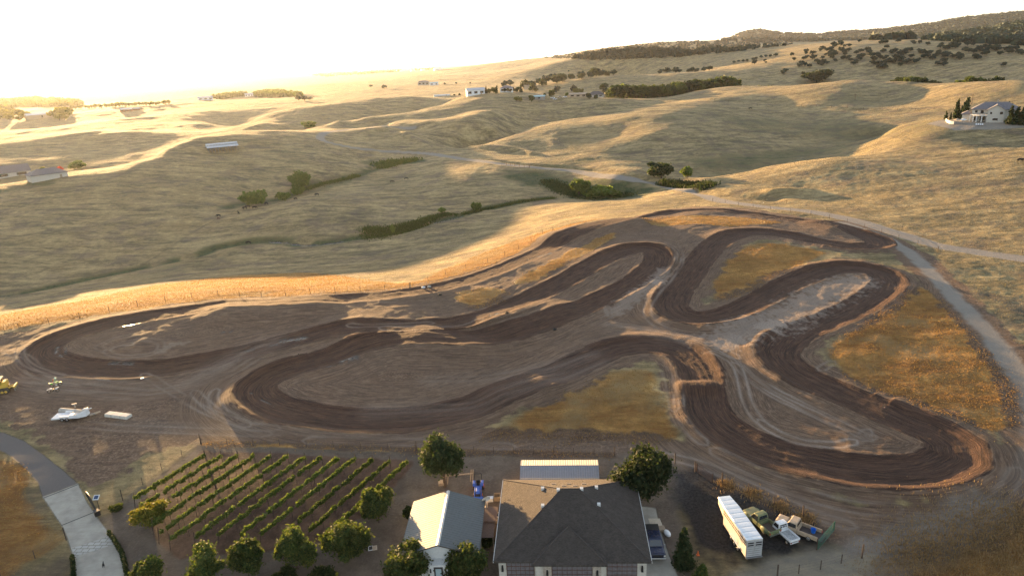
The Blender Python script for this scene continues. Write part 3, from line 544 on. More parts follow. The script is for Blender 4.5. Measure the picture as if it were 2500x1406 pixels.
M = dict(
 bark=mat('bark', (.09, .065, .045), .9, 0, .3, 8, .05), white=mat('white_paint', (.72, .73, .74), .45, 0, .06, 3, dirt=.25), tan=mat('tan_paint', (.42, .32, .22), .55, 0, .1, 3, dirt=.35),
 green=mat('faded_green_paint', (.10, .14, .075), .6, 0, .15, 2, col2=(.21, .20, .09), dirt=.4), rubber=mat('tyre_rubber', (.02, .02, .02), .85), chrome=mat('bright_metal', (.55, .55, .55), .3, .9, .05), steel=mat('dull_steel', (.25, .25, .25), .55, .6),
 glass=mat('dark_glass', (.015, .02, .025), .08, 0, .05, spec=.8), black=mat('black_plastic', (.015, .015, .016), .5), yellow=mat('machine_yellow', (.62, .40, .06), .5, 0, .1, 2, dirt=.35), alu=mat('trailer_aluminium', (.62, .64, .66), .38, .55, .08, 2),
 wood=mat('weathered_wood', (.30, .23, .16), .85, 0, .25, 9, .02), post=mat('post_wood', (.075, .05, .035), .9, 0, .3, 8), rust=mat('rusty_iron', (.12, .06, .04), .8, .3, .3, 9), wire=mat('fence_wire', (.10, .08, .07), .6, .4),
 stucco=mat('pale_stucco', (.52, .49, .43), .9, 0, .08, 4, .01), stuccow=mat('white_stucco', (.60, .60, .58), .9, 0, .06, 4, .01), trim=mat('dark_trim', (.05, .045, .04), .6), red=mat('red_paint', (.45, .04, .03), .5), blue=mat('blue_paint', (.03, .10, .45), .4), navy=mat('navy_paint', (.018, .025, .06), .2, .3, .1, 2, spec=.7),
 concrete=mat('cast_concrete', (.40, .38, .34), .9, 0, .12, 3, .02), beige=mat('beige_metal', (.50, .43, .33), .6), lime=mat('lime_green_plastic', (.10, .50, .05), .4), orange=mat('orange_plastic', (.75, .15, .03), .5), skin=mat('skin', (.45, .25, .17), .6), hide=mat('dark_hide', (.014, .011, .010), .8), brownhide=mat('brown_hide', (.11, .045, .025), .8),
 shade=mat('tan_canvas', (.42, .33, .24), .8), greenpipe=mat('green_gate_paint', (.02, .10, .06), .45), lamp=mat('lamp_red', (.35, .02, .01), .3), headlamp=mat('lamp_clear', (.7, .7, .65), .15), stone=mat('ledge_stone', (.30, .25, .20), .9, 0, .3, 5, .05, col2=(.45, .40, .34)), lawn=mat('lawn_grass', (.06, .13, .03), .9, 0, .2, 3),
 leaf=leafmat('oak_leaves', (.016, .024, .011), (.034, .048, .018)), leaf2=leafmat('shade_tree_leaves', (.020, .038, .014), (.052, .082, .024), (.15, .15, .035), trans=.35), leafy=leafmat('yellowing_leaves', (.05, .075, .015), (.13, .14, .025), (.30, .20, .03)), leafd=leafmat('conifer_needles', (.012, .022, .010), (.03, .042, .016), trans=.25), vine=leafmat('vine_leaves', (.036, .068, .014), (.085, .125, .026), (.21, .21, .05)), leafb=leafmat('willow_leaves', (.05, .085, .02), (.10, .14, .03), (.16, .19, .05)), faroak=leafmat('hazed_oak_leaves', (.009, .025, .019), (.018, .044, .034), (.032, .062, .042), trans=.04), dry=leafmat('dry_brush', (.15, .095, .06), (.27, .175, .11), (.42, .29, .17)), straw=leafmat('tall_dry_grass', (.26, .13, .04), (.42, .24, .085), (.52, .36, .17), trans=.25), pale=leafmat('pasture_straw', (.20, .17, .10), (.30, .24, .14), (.40, .33, .20), trans=.2), hedge=leafmat('hedge_leaves', (.012, .022, .008), (.03, .045, .014)), redleaf=leafmat('red_leaves', (.30, .03, .02), (.45, .05, .03)))  # far oak leaves carry the blue of distant air in their colour
M['paintred'] = mat('red_paint_gloss', (.45, .04, .03), .5)
def skin_mesh(name, J, E, mats, parent=None, sub=1, smooth=True):
    """continuous body grown over a skeleton: J = {key: (x, y, z, r)}, E = pairs"""
    ks = list(J); me = bpy.data.meshes.new(name+'_bones'); me.from_pydata([J[k][:3] for k in ks], [(ks.index(a), ks.index(b)) for a, b in E], [])
    o = bpy.data.objects.new(name+'_bones', me); SC.collection.objects.link(o); sm = o.modifiers.new('s', 'SKIN'); sm.use_smooth_shade = smooth
    for i, k in enumerate(ks): r = J[k][3]; me.skin_vertices[0].data[i].radius = (r, r); me.skin_vertices[0].data[i].use_root = (i == 0)
    u = o.modifiers.new('u', 'SUBSURF'); u.levels = sub; u.render_levels = sub
    dg = bpy.context.evaluated_depsgraph_get(); m2 = bpy.data.meshes.new_from_object(o.evaluated_get(dg)); m2.name = name; bpy.data.objects.remove(o); bpy.data.meshes.remove(me)
    m2.materials.clear(); m2.materials.append(mats); r = bpy.data.objects.new(name, m2); SC.collection.objects.link(r)
    if parent: r.parent = parent
    return r
# ------------------------------------------------------------ leaves
def leaves(lobes, n, size, seed, jitter=.25, droop=0., hollow=.35):
    """leaf-sized quads through the volume of a set of lobes [(cx, cy, cz, rx, ry, rz)] -> verts, faces"""
    r = np.random.RandomState(seed); L = np.array(lobes, float); w = L[:, 3]*L[:, 4]*L[:, 5]; w = w**.7; w /= w.sum(); k = r.choice(len(L), n, p=w)
    d = r.normal(size=(n, 3)); d /= np.linalg.norm(d, axis=1)[:, None]; rad = (hollow+(1-hollow)*r.rand(n)**.55)[:, None]*(1+jitter*r.normal(size=(n, 1))*.5)
    twig = np.round(d*3.2)/3.2; twig /= np.linalg.norm(twig, axis=1)[:, None]+1e-6; d2 = d*.62+twig*.38
    c = L[k, :3]+d2*rad*L[k, 3:]; c[:, 2] -= droop*r.rand(n)
    nr = d+r.normal(size=(n, 3))*.75; nr /= np.linalg.norm(nr, axis=1)[:, None]; t = np.cross(nr, r.normal(size=(n, 3))); t /= np.linalg.norm(t, axis=1)[:, None]; b = np.cross(nr, t)
    s = (size*(.55+.9*r.rand(n)))[:, None]; q = np.stack([c-t*s-b*s*.6, c+t*s-b*s*.45, c+t*s*.9+b*s*.6, c-t*s*.7+b*s*.55], 1)
    return q.reshape(-1, 3), np.arange(4*n).reshape(-1, 4)
def raw_mesh(name, parts, mats):
    """parts: [(verts, quads, material index)]"""
    me = bpy.data.meshes.new(name); V = []; Fq = []; mi = []; off = 0
    for v, f, m in parts: V.append(np.asarray(v, float)); Fq.append(np.asarray(f)+off); off += len(v); mi.append(np.full(len(f), m))
    V = np.vstack(V).astype(np.float32); Fq = np.vstack(Fq).astype(np.int32); mi = np.concatenate(mi).astype(np.int32)
    me.vertices.add(len(V)); me.vertices.foreach_set('co', V.ravel()); me.loops.add(Fq.size); me.polygons.add(len(Fq)); me.loops.foreach_set('vertex_index', Fq.ravel()); me.polygons.foreach_set('loop_start', np.arange(0, Fq.size, 4, dtype=np.int32)); me.update(calc_edges=True)
    for m in mats: me.materials.append(m)
    me.polygons.foreach_set('material_index', mi); return me
def trunk_mb(h, r, seed, limbs=5, spread=2.0, top=.75):
    q = random.Random(seed); b = MB(); x = y = 0; pts = [(0, 0, -.3)]
    for i in range(1, 6): x += q.uniform(-.08, .08)*h*.12; y += q.uniform(-.08, .08)*h*.12; pts.append((x, y, h*top*i/5))
    for i, (a, c) in enumerate(zip(pts, pts[1:])): b.cyl(a, c, r*(1-.14*i), r*(1-.14*(i+1)), 8, False)
    for i in range(limbs):
        t = q.uniform(.35, .95); a = q.uniform(0, 6.28)+i*2.4; p = Vector(pts[min(5, 1+int(t*4))]); m = p+Vector((math.cos(a)*spread*.45, math.sin(a)*spread*.45, h*.12)); e = m+Vector((math.cos(a)*spread*.5, math.sin(a)*spread*.5, h*.13)); b.cyl(p, m, r*.45, r*.3, 6, False); b.cyl(m, e, r*.3, r*.1, 6, False)
    return b
def crown_lobes(R_, H0, H1, seed, n=9, shape='round', wob=.32):
    q = random.Random(seed); out = []; c = (H0+H1)/2; hh = (H1-H0)/2
    if shape == 'cone':
        for i in range(n): t = (i+.5)/n; rr = R_*(1-t)**.8+.15*R_; a = q.uniform(0, 6.28); out.append((math.cos(a)*rr*.25, math.sin(a)*rr*.25, H0+(H1-H0)*t, rr*q.uniform(.75, 1.1), rr*q.uniform(.75, 1.1), (H1-H0)/n*1.1))
        return out
    out.append((0, 0, c, R_*.72, R_*.72, hh*.8))
    for i in range(n):
        a = i*2.399+q.uniform(-.4, .4); ph = q.uniform(-.65, .95); rr = R_*math.cos(ph*.9)*q.uniform(.45, .92); s = q.uniform(.45, 1.15)*.44
        if shape == 'taper': rr *= 1.1-.55*(ph+.65)/1.6; s *= 1.1-.35*(ph+.65)/1.6
        out.append((math.cos(a)*rr, math.sin(a)*rr, c+hh*ph*.72, R_*s, R_*s, hh*s*1.05))
    return out
def near_tree(name, label, loc, R_, H0, H1, leaf, seed, n=5200, size=.2, shape='round', tr=.22, limbs=6, group='trees round the houses', cat='tree'):
    t = thing(name, label, cat, loc, rnd.uniform(0, 6), group)
    trunk_mb(max(H0+.6*(H1-H0), 1), tr, seed, limbs, R_*.7).build('trunk', M['bark'], t, True)
    lo = crown_lobes(R_, H0, H1, seed, 13, shape); v1 = leaves(lo, n, size, seed, .42); v2 = leaves([(a, b, c, d*.75, e*.75, f*.75) for a, b, c, d, e, f in lo], n//4, size*2.0, seed+1, hollow=0)
    o = bpy.data.objects.new('crown', raw_mesh('crown', [(*v1, 0), (*v2, 0)], [leaf])); SC.collection.objects.link(o); o.parent = t; return t
def far_tree_mesh(seed, R_, H0, H1, leaf, n=260, size=.75, shape='round', trunk=True):
    lo = crown_lobes(R_, H0, H1, seed, 7, shape); v1 = leaves(lo, n, size, seed); v2 = leaves(lo, n//2, size*1.7, seed+1, hollow=0)
    parts = [(*v1, 0), (*v2, 0)]
    if trunk:
        b = MB(); b.cyl((0, 0, -.6), (0, 0, H0+.4*(H1-H0)), .3, .2, 6, False)
        for a in range(3): b.cyl((0, 0, H0*.8), (math.cos(a*2.1)*R_*.5, math.sin(a*2.1)*R_*.5, H0+.4*(H1-H0)), .15, .07, 6, False)
        parts.append((b.v, b.f, 1))
    return raw_mesh('far_tree', parts, [leaf, M['bark']])

def tufts(name, lb, XYZ, size, h, m, seed):
    X, Y, Z = XYZ; n = len(X); r = np.random.RandomState(seed); X = X+(r.rand(n)-.5)*1.4; Y = Y+(r.rand(n)-.5)*1.4; Qs = []
    for _ in range(2):
        a = r.rand(n)*6.28; s = size*(.5+r.rand(n)); ux, uy = np.cos(a)*s, np.sin(a)*s; lx, ly = r.normal(size=n)*h*.45+.12*h, r.normal(size=n)*h*.45-.1*h; hh = h*(.4+.9*r.rand(n))
        Qs.append(np.stack([np.stack([X-ux, Y-uy, Z-.05], 1), np.stack([X+ux, Y+uy, Z-.05], 1), np.stack([X+ux*.8+lx, Y+uy*.8+ly, Z+hh], 1), np.stack([X-ux*.8+lx, Y-uy*.8+ly, Z+hh*.9], 1)], 1).reshape(-1, 3))
    Q = np.vstack(Qs); o = bpy.data.objects.new(name, raw_mesh(name, [(Q, np.arange(len(Q)).reshape(-1, 4), 0)], [m])); SC.collection.objects.link(o); o['kind'] = 'stuff'; tag(o, lb, 'grass'); print(name, n)
tufts('tall_dry_grass', 'tall orange dry grass in the uncut islands and fields between the track lanes', TUFT['gold'], .04, .11, M['straw'], 1)
tufts('pasture_grass', 'pale dry pasture grass tufts over the open ground round the track', TUFT['pale'], .06, .08, M['pale'], 2)
# ------------------------------------------------------------ the houses in the yard
def roof_solid(name, pts, faces, zb, mats, parent):
    return MB().add(pts, faces).build(name, mats, parent)
shing = shingles('roof_shingles', (.062, .054, .048), (.115, .098, .086))
seamw = stripes('ribbed_metal_roof', (.105, .118, .122), .42, 1, .06, .6, .1, .45); seamx = stripes('ribbed_shed_roof', (.26, .27, .30), .33, 0, .04, .5, .3, .7); seamsunlit = stripes('sunlit_ribbed_roof', (.42, .37, .28), .33, 0, .04, .55, .1, .8)  # last one: sunshine on the shed's rear slope put into its colour
plank = stripes('door_planks', (.16, .14, .13), .62, 0, .01, .7, 0, .5)
def garage():
    g = thing('garage', 'big garage with a dark hipped shingle roof and three panelled doors facing the camera', 'garage', (5.9, 71.9, 0), R(-4.2)); W, D = 9.0, 8.05; E, T = 3.4, 7.55
    w = MB(); w.box(-W+.5, W-.5, -D+.55, D-.5, -1.8, E-.05); w.box(-4.2, 3.6, -D-.02, -D+.55, -1.8, E-.07); w.build('wall', M['stucco'], g)
    r = MB(); e = E-.02
    r.add([(-W, -D, E), (W, -D, E), (W, D, E), (-W, D, E), (-1.0, 0, T), (1.1, 0, T), (-W, -D, E-.2), (W, -D, E-.2), (W, D, E-.2), (-W, D, E-.2)],
          [(0, 1, 5, 4), (1, 2, 5), (2, 3, 4, 5), (3, 0, 4), (6, 7, 1, 0), (7, 8, 2, 1), (8, 9, 3, 2), (9, 6, 0, 3), (9, 8, 7, 6)])
    rf = r.build('roof', shing, g)
    MB().add([(-4.6, -D-.55, E+.02), (4.0, -D-.55, E+.02), (-.3, -4.6, 5.62), (-4.6, -D-.55, E-.2), (4.0, -D-.55, E-.2), (4.0, -D+.4, E-.2), (-4.6, -D+.4, E-.2), (-4.6, -D+.4, E+.22), (4.0, -D+.4, E+.22)],
             [(0, 1, 2), (3, 4, 1, 0), (4, 5, 8, 1), (6, 3, 0, 7), (1, 8, 2), (7, 0, 2), (6, 5, 4, 3)]).build('porch_roof', shing, g)
    cap = MB()
    for a, b in (((-W, -D, E), (-1, 0, T)), ((W, -D, E), (1.1, 0, T)), ((W, D, E), (1.1, 0, T)), ((-W, D, E), (-1, 0, T)), ((-1, 0, T), (1.1, 0, T)), ((-4.6, -D-.55, E+.02), (-.3, -4.6, 5.62)), ((4, -D-.55, E+.02), (-.3, -4.6, 5.62))): cap.tube([a, b], .09, 5)
    cap.build('ridge_caps', mat('ridge_shingle', (.06, .05, .045), .9), rf)
    for x in (-W-.06, W+.0): MB().box(x, x+.06, -D, D, E-.18, E+.03).build('gutter', M['stuccow'], g)
    for i, (x0, x1, y) in enumerate(((-7.6, -4.35, -D+.55), (-2.35, 2.3, -D-.02), (3.95, 7.45, -D+.55))):
        d = MB().box(x0, x1, y-.05, y-.01, -.7, 3.0).build('garage_door', mat('door_stain', (.10, .045, .03), .6, 0, .25, 4), g); n = 6 if x1-x0 < 4 else 8
        for j in range(5):
            for k in range(n): a = x0+.1+(x1-x0-.1)*k/n; MB().box(a, a+(x1-x0-.1)/n-.06, y-.075, y-.052, .08+j*.58, .08+j*.58+.46).build('door_panel', mat('grey_door_panel', (.15, .14, .15), .35, 0, .2, 3, spec=.6), d)
    for x in (-3.3, 2.35): MB().box(x, x+.95, -D-.25, -D+.2, -1.5, 3.1).build('stone_pillar', M['stone'], g)
    for x in (-8.05, -2.85, 2.85, 8.0): MB().box(x-.13, x+.13, -D+.2 if abs(x) > 5 else -D-.42, -D+.53 if abs(x) > 5 else -D-.24, 1.8, 2.5, .04, .04).build('wall_lantern', M['black'], g)
    Rz = Matrix.Rotation(R(-4.2), 3, 'Z')
    def zr(x, y): return E+(T-E)*min((D-abs(y))/D, (W-abs(x))/(W-1.05))
    def onroof(px, py):
        d = rays(px, py); t = 40.0
        while t < 140:
            p = np.array([0, 0, HC])+d*t; q = Rz.inverted() @ Vector((p[0]-5.9, p[1]-71.9, 0))
            if abs(q.x) < W and abs(q.y) < D and p[2] < zr(q.x, q.y): return q.x, q.y
            t += .05
    for px, py, k in ((1325, 1194, 0), (1363, 1197, 0), (1420, 1195, 0), (1456, 1191, 0), (1325, 1236, 0), (1462, 1233, 0), (1352, 1182, 1), (1389, 1182, 1), (1426, 1182, 1), (1377, 1187, 1), (1404, 1187, 1)):
        q = onroof(px, py)
        if not q: continue
        x, y = q; z = zr(x, y)
        if k: MB().box(x-.32, x+.32, y-.1, y+.1, z-.1, z+.12, .03, .03).build('ridge_vent', M['tan'], rf)
        else:
            v = MB().box(x-.2, x+.2, y-.2, y+.2, z-.3, z+.28).build('roof_vent', M['stuccow'], rf); 
    return g
def cottage():
    g = thing('cottage', 'small cottage with a ribbed pale metal gable roof, between the vineyard and the big garage', 'house', (-9.9, 71.5, 0), R(-2.7)); W, D, E, T = 4.75, 5.3, 3.15, 4.75
    w = MB(); w.add([(-W+.35, -D+.5, -1.5), (W-.35, -D+.5, -1.5), (W-.35, D-.3, -1.5), (-W+.35, D-.3, -1.5), (-W+.35, -D+.5, E), (W-.35, -D+.5, E), (W-.35, D-.3, E), (-W+.35, D-.3, E), (0, -D+.5, T-.1), (0, D-.3, T-.1)],
        [(0, 1, 5, 8, 4), (1, 2, 6, 5), (2, 3, 7, 9, 6), (3, 0, 4, 7)]); w.build('wall', M['stuccow'], g)
    rf = MB().add([(-W, -D, E), (0, -D, T), (W, -D, E), (-W, D, E), (0, D, T), (W, D, E), (-W, -D, E-.12), (0, -D, T-.12), (W, -D, E-.12), (-W, D, E-.12), (0, D, T-.12), (W, D, E-.12)],
        [(0, 1, 4, 3), (1, 2, 5, 4), (6, 9, 10, 7), (7, 10, 11, 8), (0, 6, 7, 1), (1, 7, 8, 2), (3, 4, 10, 9), (4, 5, 11, 10), (0, 3, 9, 6), (2, 8, 11, 5)]).build('roof', seamw, g)
    MB().add([(-.22, -D-.02, T-.05), (0, -D-.02, T+.05), (.22, -D-.02, T-.05), (-.22, D+.02, T-.05), (0, D+.02, T+.05), (.22, D+.02, T-.05)], [(0, 1, 4, 3), (1, 2, 5, 4), (0, 2, 1), (3, 4, 5)]).build('ridge_cap', mat('pale_cap', (.55, .53, .48), .5, .2), rf)
    f = MB(); [f.add([(sx*W, -D-.03, E-.14), (0, -D-.03, T-.14), (0, -D-.03, T+.02), (sx*W, -D-.03, E+.02)], [(0, 1, 2, 3)]) for sx in (-1, 1)]; f.build('barge_board', M['trim'], g)
    MB().box(-1.15, 1.05, -D-.7, -D+.48, -1.2, 2.45).build('porch_block', M['stuccow'], g)
    d = MB().box(-.55, .5, -D-.79, -D-.71, 0, 2.2).build('door', M['trim'], g); MB().box(-.36, .31, -D-.82, -D-.795, .25, 2.02).build('pane', mat('sky_glass', (.35, .45, .48), .15, 0, .05, spec=.9), d); MB().box(.36, .42, -D-.87, -D-.80, .95, 1.1).build('handle', M['chrome'], d)
    for x in (-.95, .85): MB().box(x-.09, x+.09, -D-.86, -D-.72, 1.5, 2.0, .03, .03).build('wall_lantern', M['black'], g)
    for x in (-2.7, 2.6):
        wn_ = MB().box(x-.75, x+.75, -D+.42, -D+.49, .9, 2.3).build('window', M['trim'], g); MB().box(x-.65, x+.65, -D+.39, -D+.415, 1.0, 2.2).build('pane', M['glass'], wn_)
    for x in (-W-.05, W-.03): MB().box(x, x+.08, -D, D, E-.16, E-.02).build('gutter', M['trim'], g)
def long_shed():
    g = thing('metal_shed', 'long low metal shed with grey roof, rear slope tinted sunlit cream, behind the big garage', 'shed', (5.45, 83.6, 0), R(-4.6)); a = 5.55
    MB().box(-a+.1, a-.1, -1.55, 1.75, -.9, 2.2).build('wall', M['beige'], g)
    MB().add([(-a, -1.8, 2.05), (a, -1.8, 2.05), (a, .45, 3.0), (-a, .45, 3.0), (-a, -1.8, 1.97), (a, -1.8, 1.97), (a, .45, 2.9), (-a, .45, 2.9)], [(0, 1, 2, 3), (7, 6, 5, 4), (0, 4, 5, 1), (0, 3, 7, 4), (1, 5, 6, 2)]).build('roof', seamx, g)
    MB().add([(-a, .46, 3.0), (a, .46, 3.0), (a, 2.15, 2.78), (-a, 2.15, 2.78), (-a, .46, 2.9), (a, .46, 2.9), (a, 2.15, 2.68), (-a, 2.15, 2.68)], [(0, 1, 2, 3), (7, 6, 5, 4), (2, 6, 7, 3), (0, 3, 7, 4), (1, 5, 6, 2)]).build('rear_roof', seamsunlit, g)
garage(); cottage(); long_shed()
# ------------------------------------------------------------ vehicles
def heading(front, rear, z=0):
    a = P3(*front); b = P3(*rear); c = ((a[0]+b[0])/2, (a[1]+b[1])/2, 0); return (c[0], c[1], (a[2]+b[2])/2), math.atan2(-(a[0]-b[0]), a[1]-b[1]), math.dist(a[:2], b[:2])
def wheel(t, x, y, r, w, rim=None):
    o = MB().cyl((x-w/2, y, r), (x+w/2, y, r), r, r, 18).build('wheel', M['rubber'], t, False); bev(o, .03)
    s = 1 if x > 0 else -1; MB().cyl((x+s*(w/2-.01), y, r), (x+s*(w/2+.025), y, r), r*.6, r*.5, 12).build('rim', rim or M['chrome'], o)
def slab(name, pts, off, m, parent):
    """thin glass or panel laid just proud of a quad"""
    p = [Vector(q) for q in pts]; n = (p[1]-p[0]).cross(p[2]-p[1]).normalized(); a = [q+n*.004 for q in p]; b = [q+n*off for q in p]
    return MB().add(a+b, [(3, 2, 1, 0), (4, 5, 6, 7), (0, 1, 5, 4), (1, 2, 6, 5), (2, 3, 7, 6), (3, 0, 4, 7)]).build(name, m, parent)
def cab_glass(t, W, y0, y1, z0, z1, tx, tyf, tyr, k=.12, rear=True):
    """windows on a tapered cab between y0 (rear) and y1 (front)"""
    def P(u, v, s):  # side s, u along y 0..1, v up 0..1
        yy0 = y0+tyr*v; yy1 = y1-tyf*v; return (s*(W/2-tx*v), yy0+(yy1-yy0)*u, z0+(z1-z0)*v)
    for s in (-1, 1):
        q = [P(.08, .12, s), P(.92, .12, s), P(.9, .82, s), P(.1, .82, s)]; slab('side_window', q if s > 0 else q[::-1], .015, M['glass'], t)
    def Fp(u, v, y, ty): w = W/2-tx*v; return (-w+2*w*u, y-ty*v if y > y0 else y+tyr*v, z0+(z1-z0)*v)
    q = [Fp(.93, .1, y1, tyf), Fp(.07, .1, y1, tyf), Fp(.1, .86, y1, tyf), Fp(.9, .86, y1, tyf)]; slab('windshield', q, .015, M['glass'], t)
    if rear: q = [Fp(.12, .25, y0, tyr), Fp(.88, .25, y0, tyr), Fp(.86, .8, y0, tyr), Fp(.14, .8, y0, tyr)]; slab('rear_window', q, .015, M['glass'], t)
def pickup(name, label, loc, rz, L=5.2, W=1.95, m=None, bed_m=None, hood=1.35, cab=1.45, H=1.72, gate=False, rnd_=.07, wr=.37, group=None, cover=False, cat='truck'):
    t = thing(name, label, cat, loc, rz, group); y0 = -L/2; y2 = L/2; c1 = y2-hood; c0 = c1-cab; zb = 1.05
    b = MB(); b.box(-W/2, W/2, c0, y2, .42, zb); o = b.build('body', m, t); bev(o, rnd_)
    bev(MB().box(-W/2+.06, W/2-.06, c1-.05, y2-.06, zb-.02, zb+.09, .1, .08).build('hood', m, t), rnd_)
    bev(MB().add([(-W/2+.03, c0, zb), (W/2-.03, c0, zb), (W/2-.03, c1+.1, zb), (-W/2+.03, c1+.1, zb), (-W/2+.2, c0+.12, H), (W/2-.2, c0+.12, H), (W/2-.2, c1-.42, H), (-W/2+.2, c1-.42, H)], [(3, 2, 1, 0), (4, 5, 6, 7), (0, 1, 5, 4), (1, 2, 6, 5), (2, 3, 7, 6), (3, 0, 4, 7)]).build('cab', m, t), rnd_)
    cab_glass(t, W-.06, c0, c1+.1, zb, H, .17, .52, .12)
    bd = MB(); bd.box(-W/2+.02, -W/2+.12, y0, c0-.03, .45, zb); bd.box(W/2-.12, W/2-.02, y0, c0-.03, .45, zb); bd.box(-W/2+.12, W/2-.12, c0-.1, c0-.03, .5, zb); bev(bd.build('bed', m, t), .03)
    MB().box(-W/2+.12, W/2-.12, y0+.02, c0-.1, .5, .56).build('bed_floor', bed_m or M['steel'], t)
    if cover: bev(MB().box(-W/2+.04, W/2-.04, y0+.03, c0-.08, zb, zb+.05).build('bed_cover', M['black'], t), .03)
    if gate: MB().box(-W/2+.12, W/2-.12, y0-.55, y0+.02, .5, .57).build('tailgate', bed_m or m, t)
    else: bev(MB().box(-W/2+.04, W/2-.04, y0-.03, y0+.04, .5, zb-.02).build('tailgate', m, t), .02)
    for s in (-1, 1):
        MB().box(s*(W/2-.14)-.11, s*(W/2-.14)+.11, y2, y2+.04, .68, .9).build('headlight', M['headlamp'], t); MB().box(s*(W/2-.1)-.07, s*(W/2-.1)+.07, y0-.05, y0-.0, .62, .88).build('taillight', M['lamp'], t)
        MB().box(s*(W/2+.08)-.08, s*(W/2+.08)+.08, c1-.15, c1-.05, 1.08, 1.26).build('mirror', M['chrome'], t)
        for y in (y2-.85, y0+1.05): wheel(t, s*(W/2-.14), y, wr, .24)
    MB().box(-W/2+.45, W/2-.45, y2, y2+.03, .62, .92).build('grille', M['black'], t); bev(MB().box(-W/2, W/2, y2+.03, y2+.16, .42, .58).build('bumper', M['chrome'], t), .03); MB().box(-W/2+.05, W/2-.05, y0-.16, y0-.06, .38, .5).build('bumper', M['chrome'], t)
    return t
c, rz, l = heading((1903, 1279), (1992, 1318)); tan_truck_loc = c
pickup('pickup_truck', 'old tan pickup with open tailgate and a blue tub in its bed', c, rz, 5.3, 1.98, M['tan'], mat('bed_liner', (.07, .055, .05), .8), gate=True)
tb = MB(); cz = c; off = Matrix.Rotation(rz, 3, 'Z') @ Vector((.35, -1.75, 0)); tb.cyl((0, 0, 0), (0, 0, .5), .24, .33, 14, False); tb.cyl((0, 0, .02), (0, 0, .03), .24, .24, 14); tb.cyl((0, 0, .47), (0, 0, .52), .35, .35, 14, False); tb.cyl((0, 0, .5), (0, 0, .04), .30, .22, 14, False)
o = tb.build('tub', mat('blue_tub_plastic', (.02, .16, .62), .4), None, True); o.location = (c[0]+off.x, c[1]+off.y, c[2]+.57); tag(o, 'bright blue plastic tub standing in the bed of the tan pickup', 'tub')
c, rz, l = heading((1836, 1262), (1880, 1303))
t = pickup('vintage_truck', 'old rounded green truck parked just right of the white stock trailer', c, rz, 5.0, 1.9, M['green'], mat('old_bed_boards', (.10, .075, .055), .9), hood=1.5, cab=1.35, H=1.85, rnd_=.16)
for s in (-1, 1):
    for y in (1.65, -1.5): bev(MB().ball((s*.92, y, .72), (.2, .62, .42), 12, 8).build('fender', M['green'], t, True), .01)
c, rz, l = heading((1902, 1296), (1932, 1326))
def kei(c, rz):
    t = thing('mini_truck', 'small white flatbed mini truck between the green truck and the tan pickup', 'truck', c, rz); W = 1.45; m = M['white']
    bev(MB().box(-W/2, W/2, .45, 1.62, .35, 1.05).build('body', m, t), .06)
    bev(MB().add([(-W/2+.02, .45, 1.0), (W/2-.02, .45, 1.0), (W/2-.02, 1.6, 1.0), (-W/2+.02, 1.6, 1.0), (-W/2+.1, .52, 1.76), (W/2-.1, .52, 1.76), (W/2-.1, 1.25, 1.76), (-W/2+.1, 1.25, 1.76)], [(3, 2, 1, 0), (4, 5, 6, 7), (0, 1, 5, 4), (1, 2, 6, 5), (2, 3, 7, 6), (3, 0, 4, 7)]).build('cab', m, t), .06)
    cab_glass(t, W-.04, .45, 1.6, 1.0, 1.76, .08, .35, .07)
    MB().box(-W/2, W/2, -1.68, .4, .62, .7).build('bed', mat('scratched_bed', (.36, .37, .37), .6, .2, .35, 5), t)
    for x0, x1, y0, y1 in ((-W/2, -W/2+.05, -1.68, .4), (W/2-.05, W/2, -1.68, .4), (-W/2, W/2, -1.72, -1.67), (-W/2, W/2, .36, .4)): MB().box(x0, x1, y0, y1, .7, .98).build('bed_side', m, t)
    g = MB(); [g.box(x-.02, x+.02, .38, .42, .98, 1.5) for x in (-.6, -.2, .2, .6)]; g.box(-.62, .62, .38, .42, 1.46, 1.5); g.build('headboard_rack', m, t)
    for s in (-1, 1):
        wheel(t, s*.62, 1.15, .26, .16); wheel(t, s*.62, -1.05, .26, .16); MB().box(s*.58-.08, s*.58+.08, -1.76, -1.72, .52, .62).build('taillight', M['lamp'], t); MB().box(s*.55-.1, s*.55+.1, 1.62, 1.65, .6, .75).build('headlight', M['headlamp'], t)
    MB().box(-.65, .65, -1.7, -1.6, .38, .5).build('bumper', m, t)
kei(c, rz)
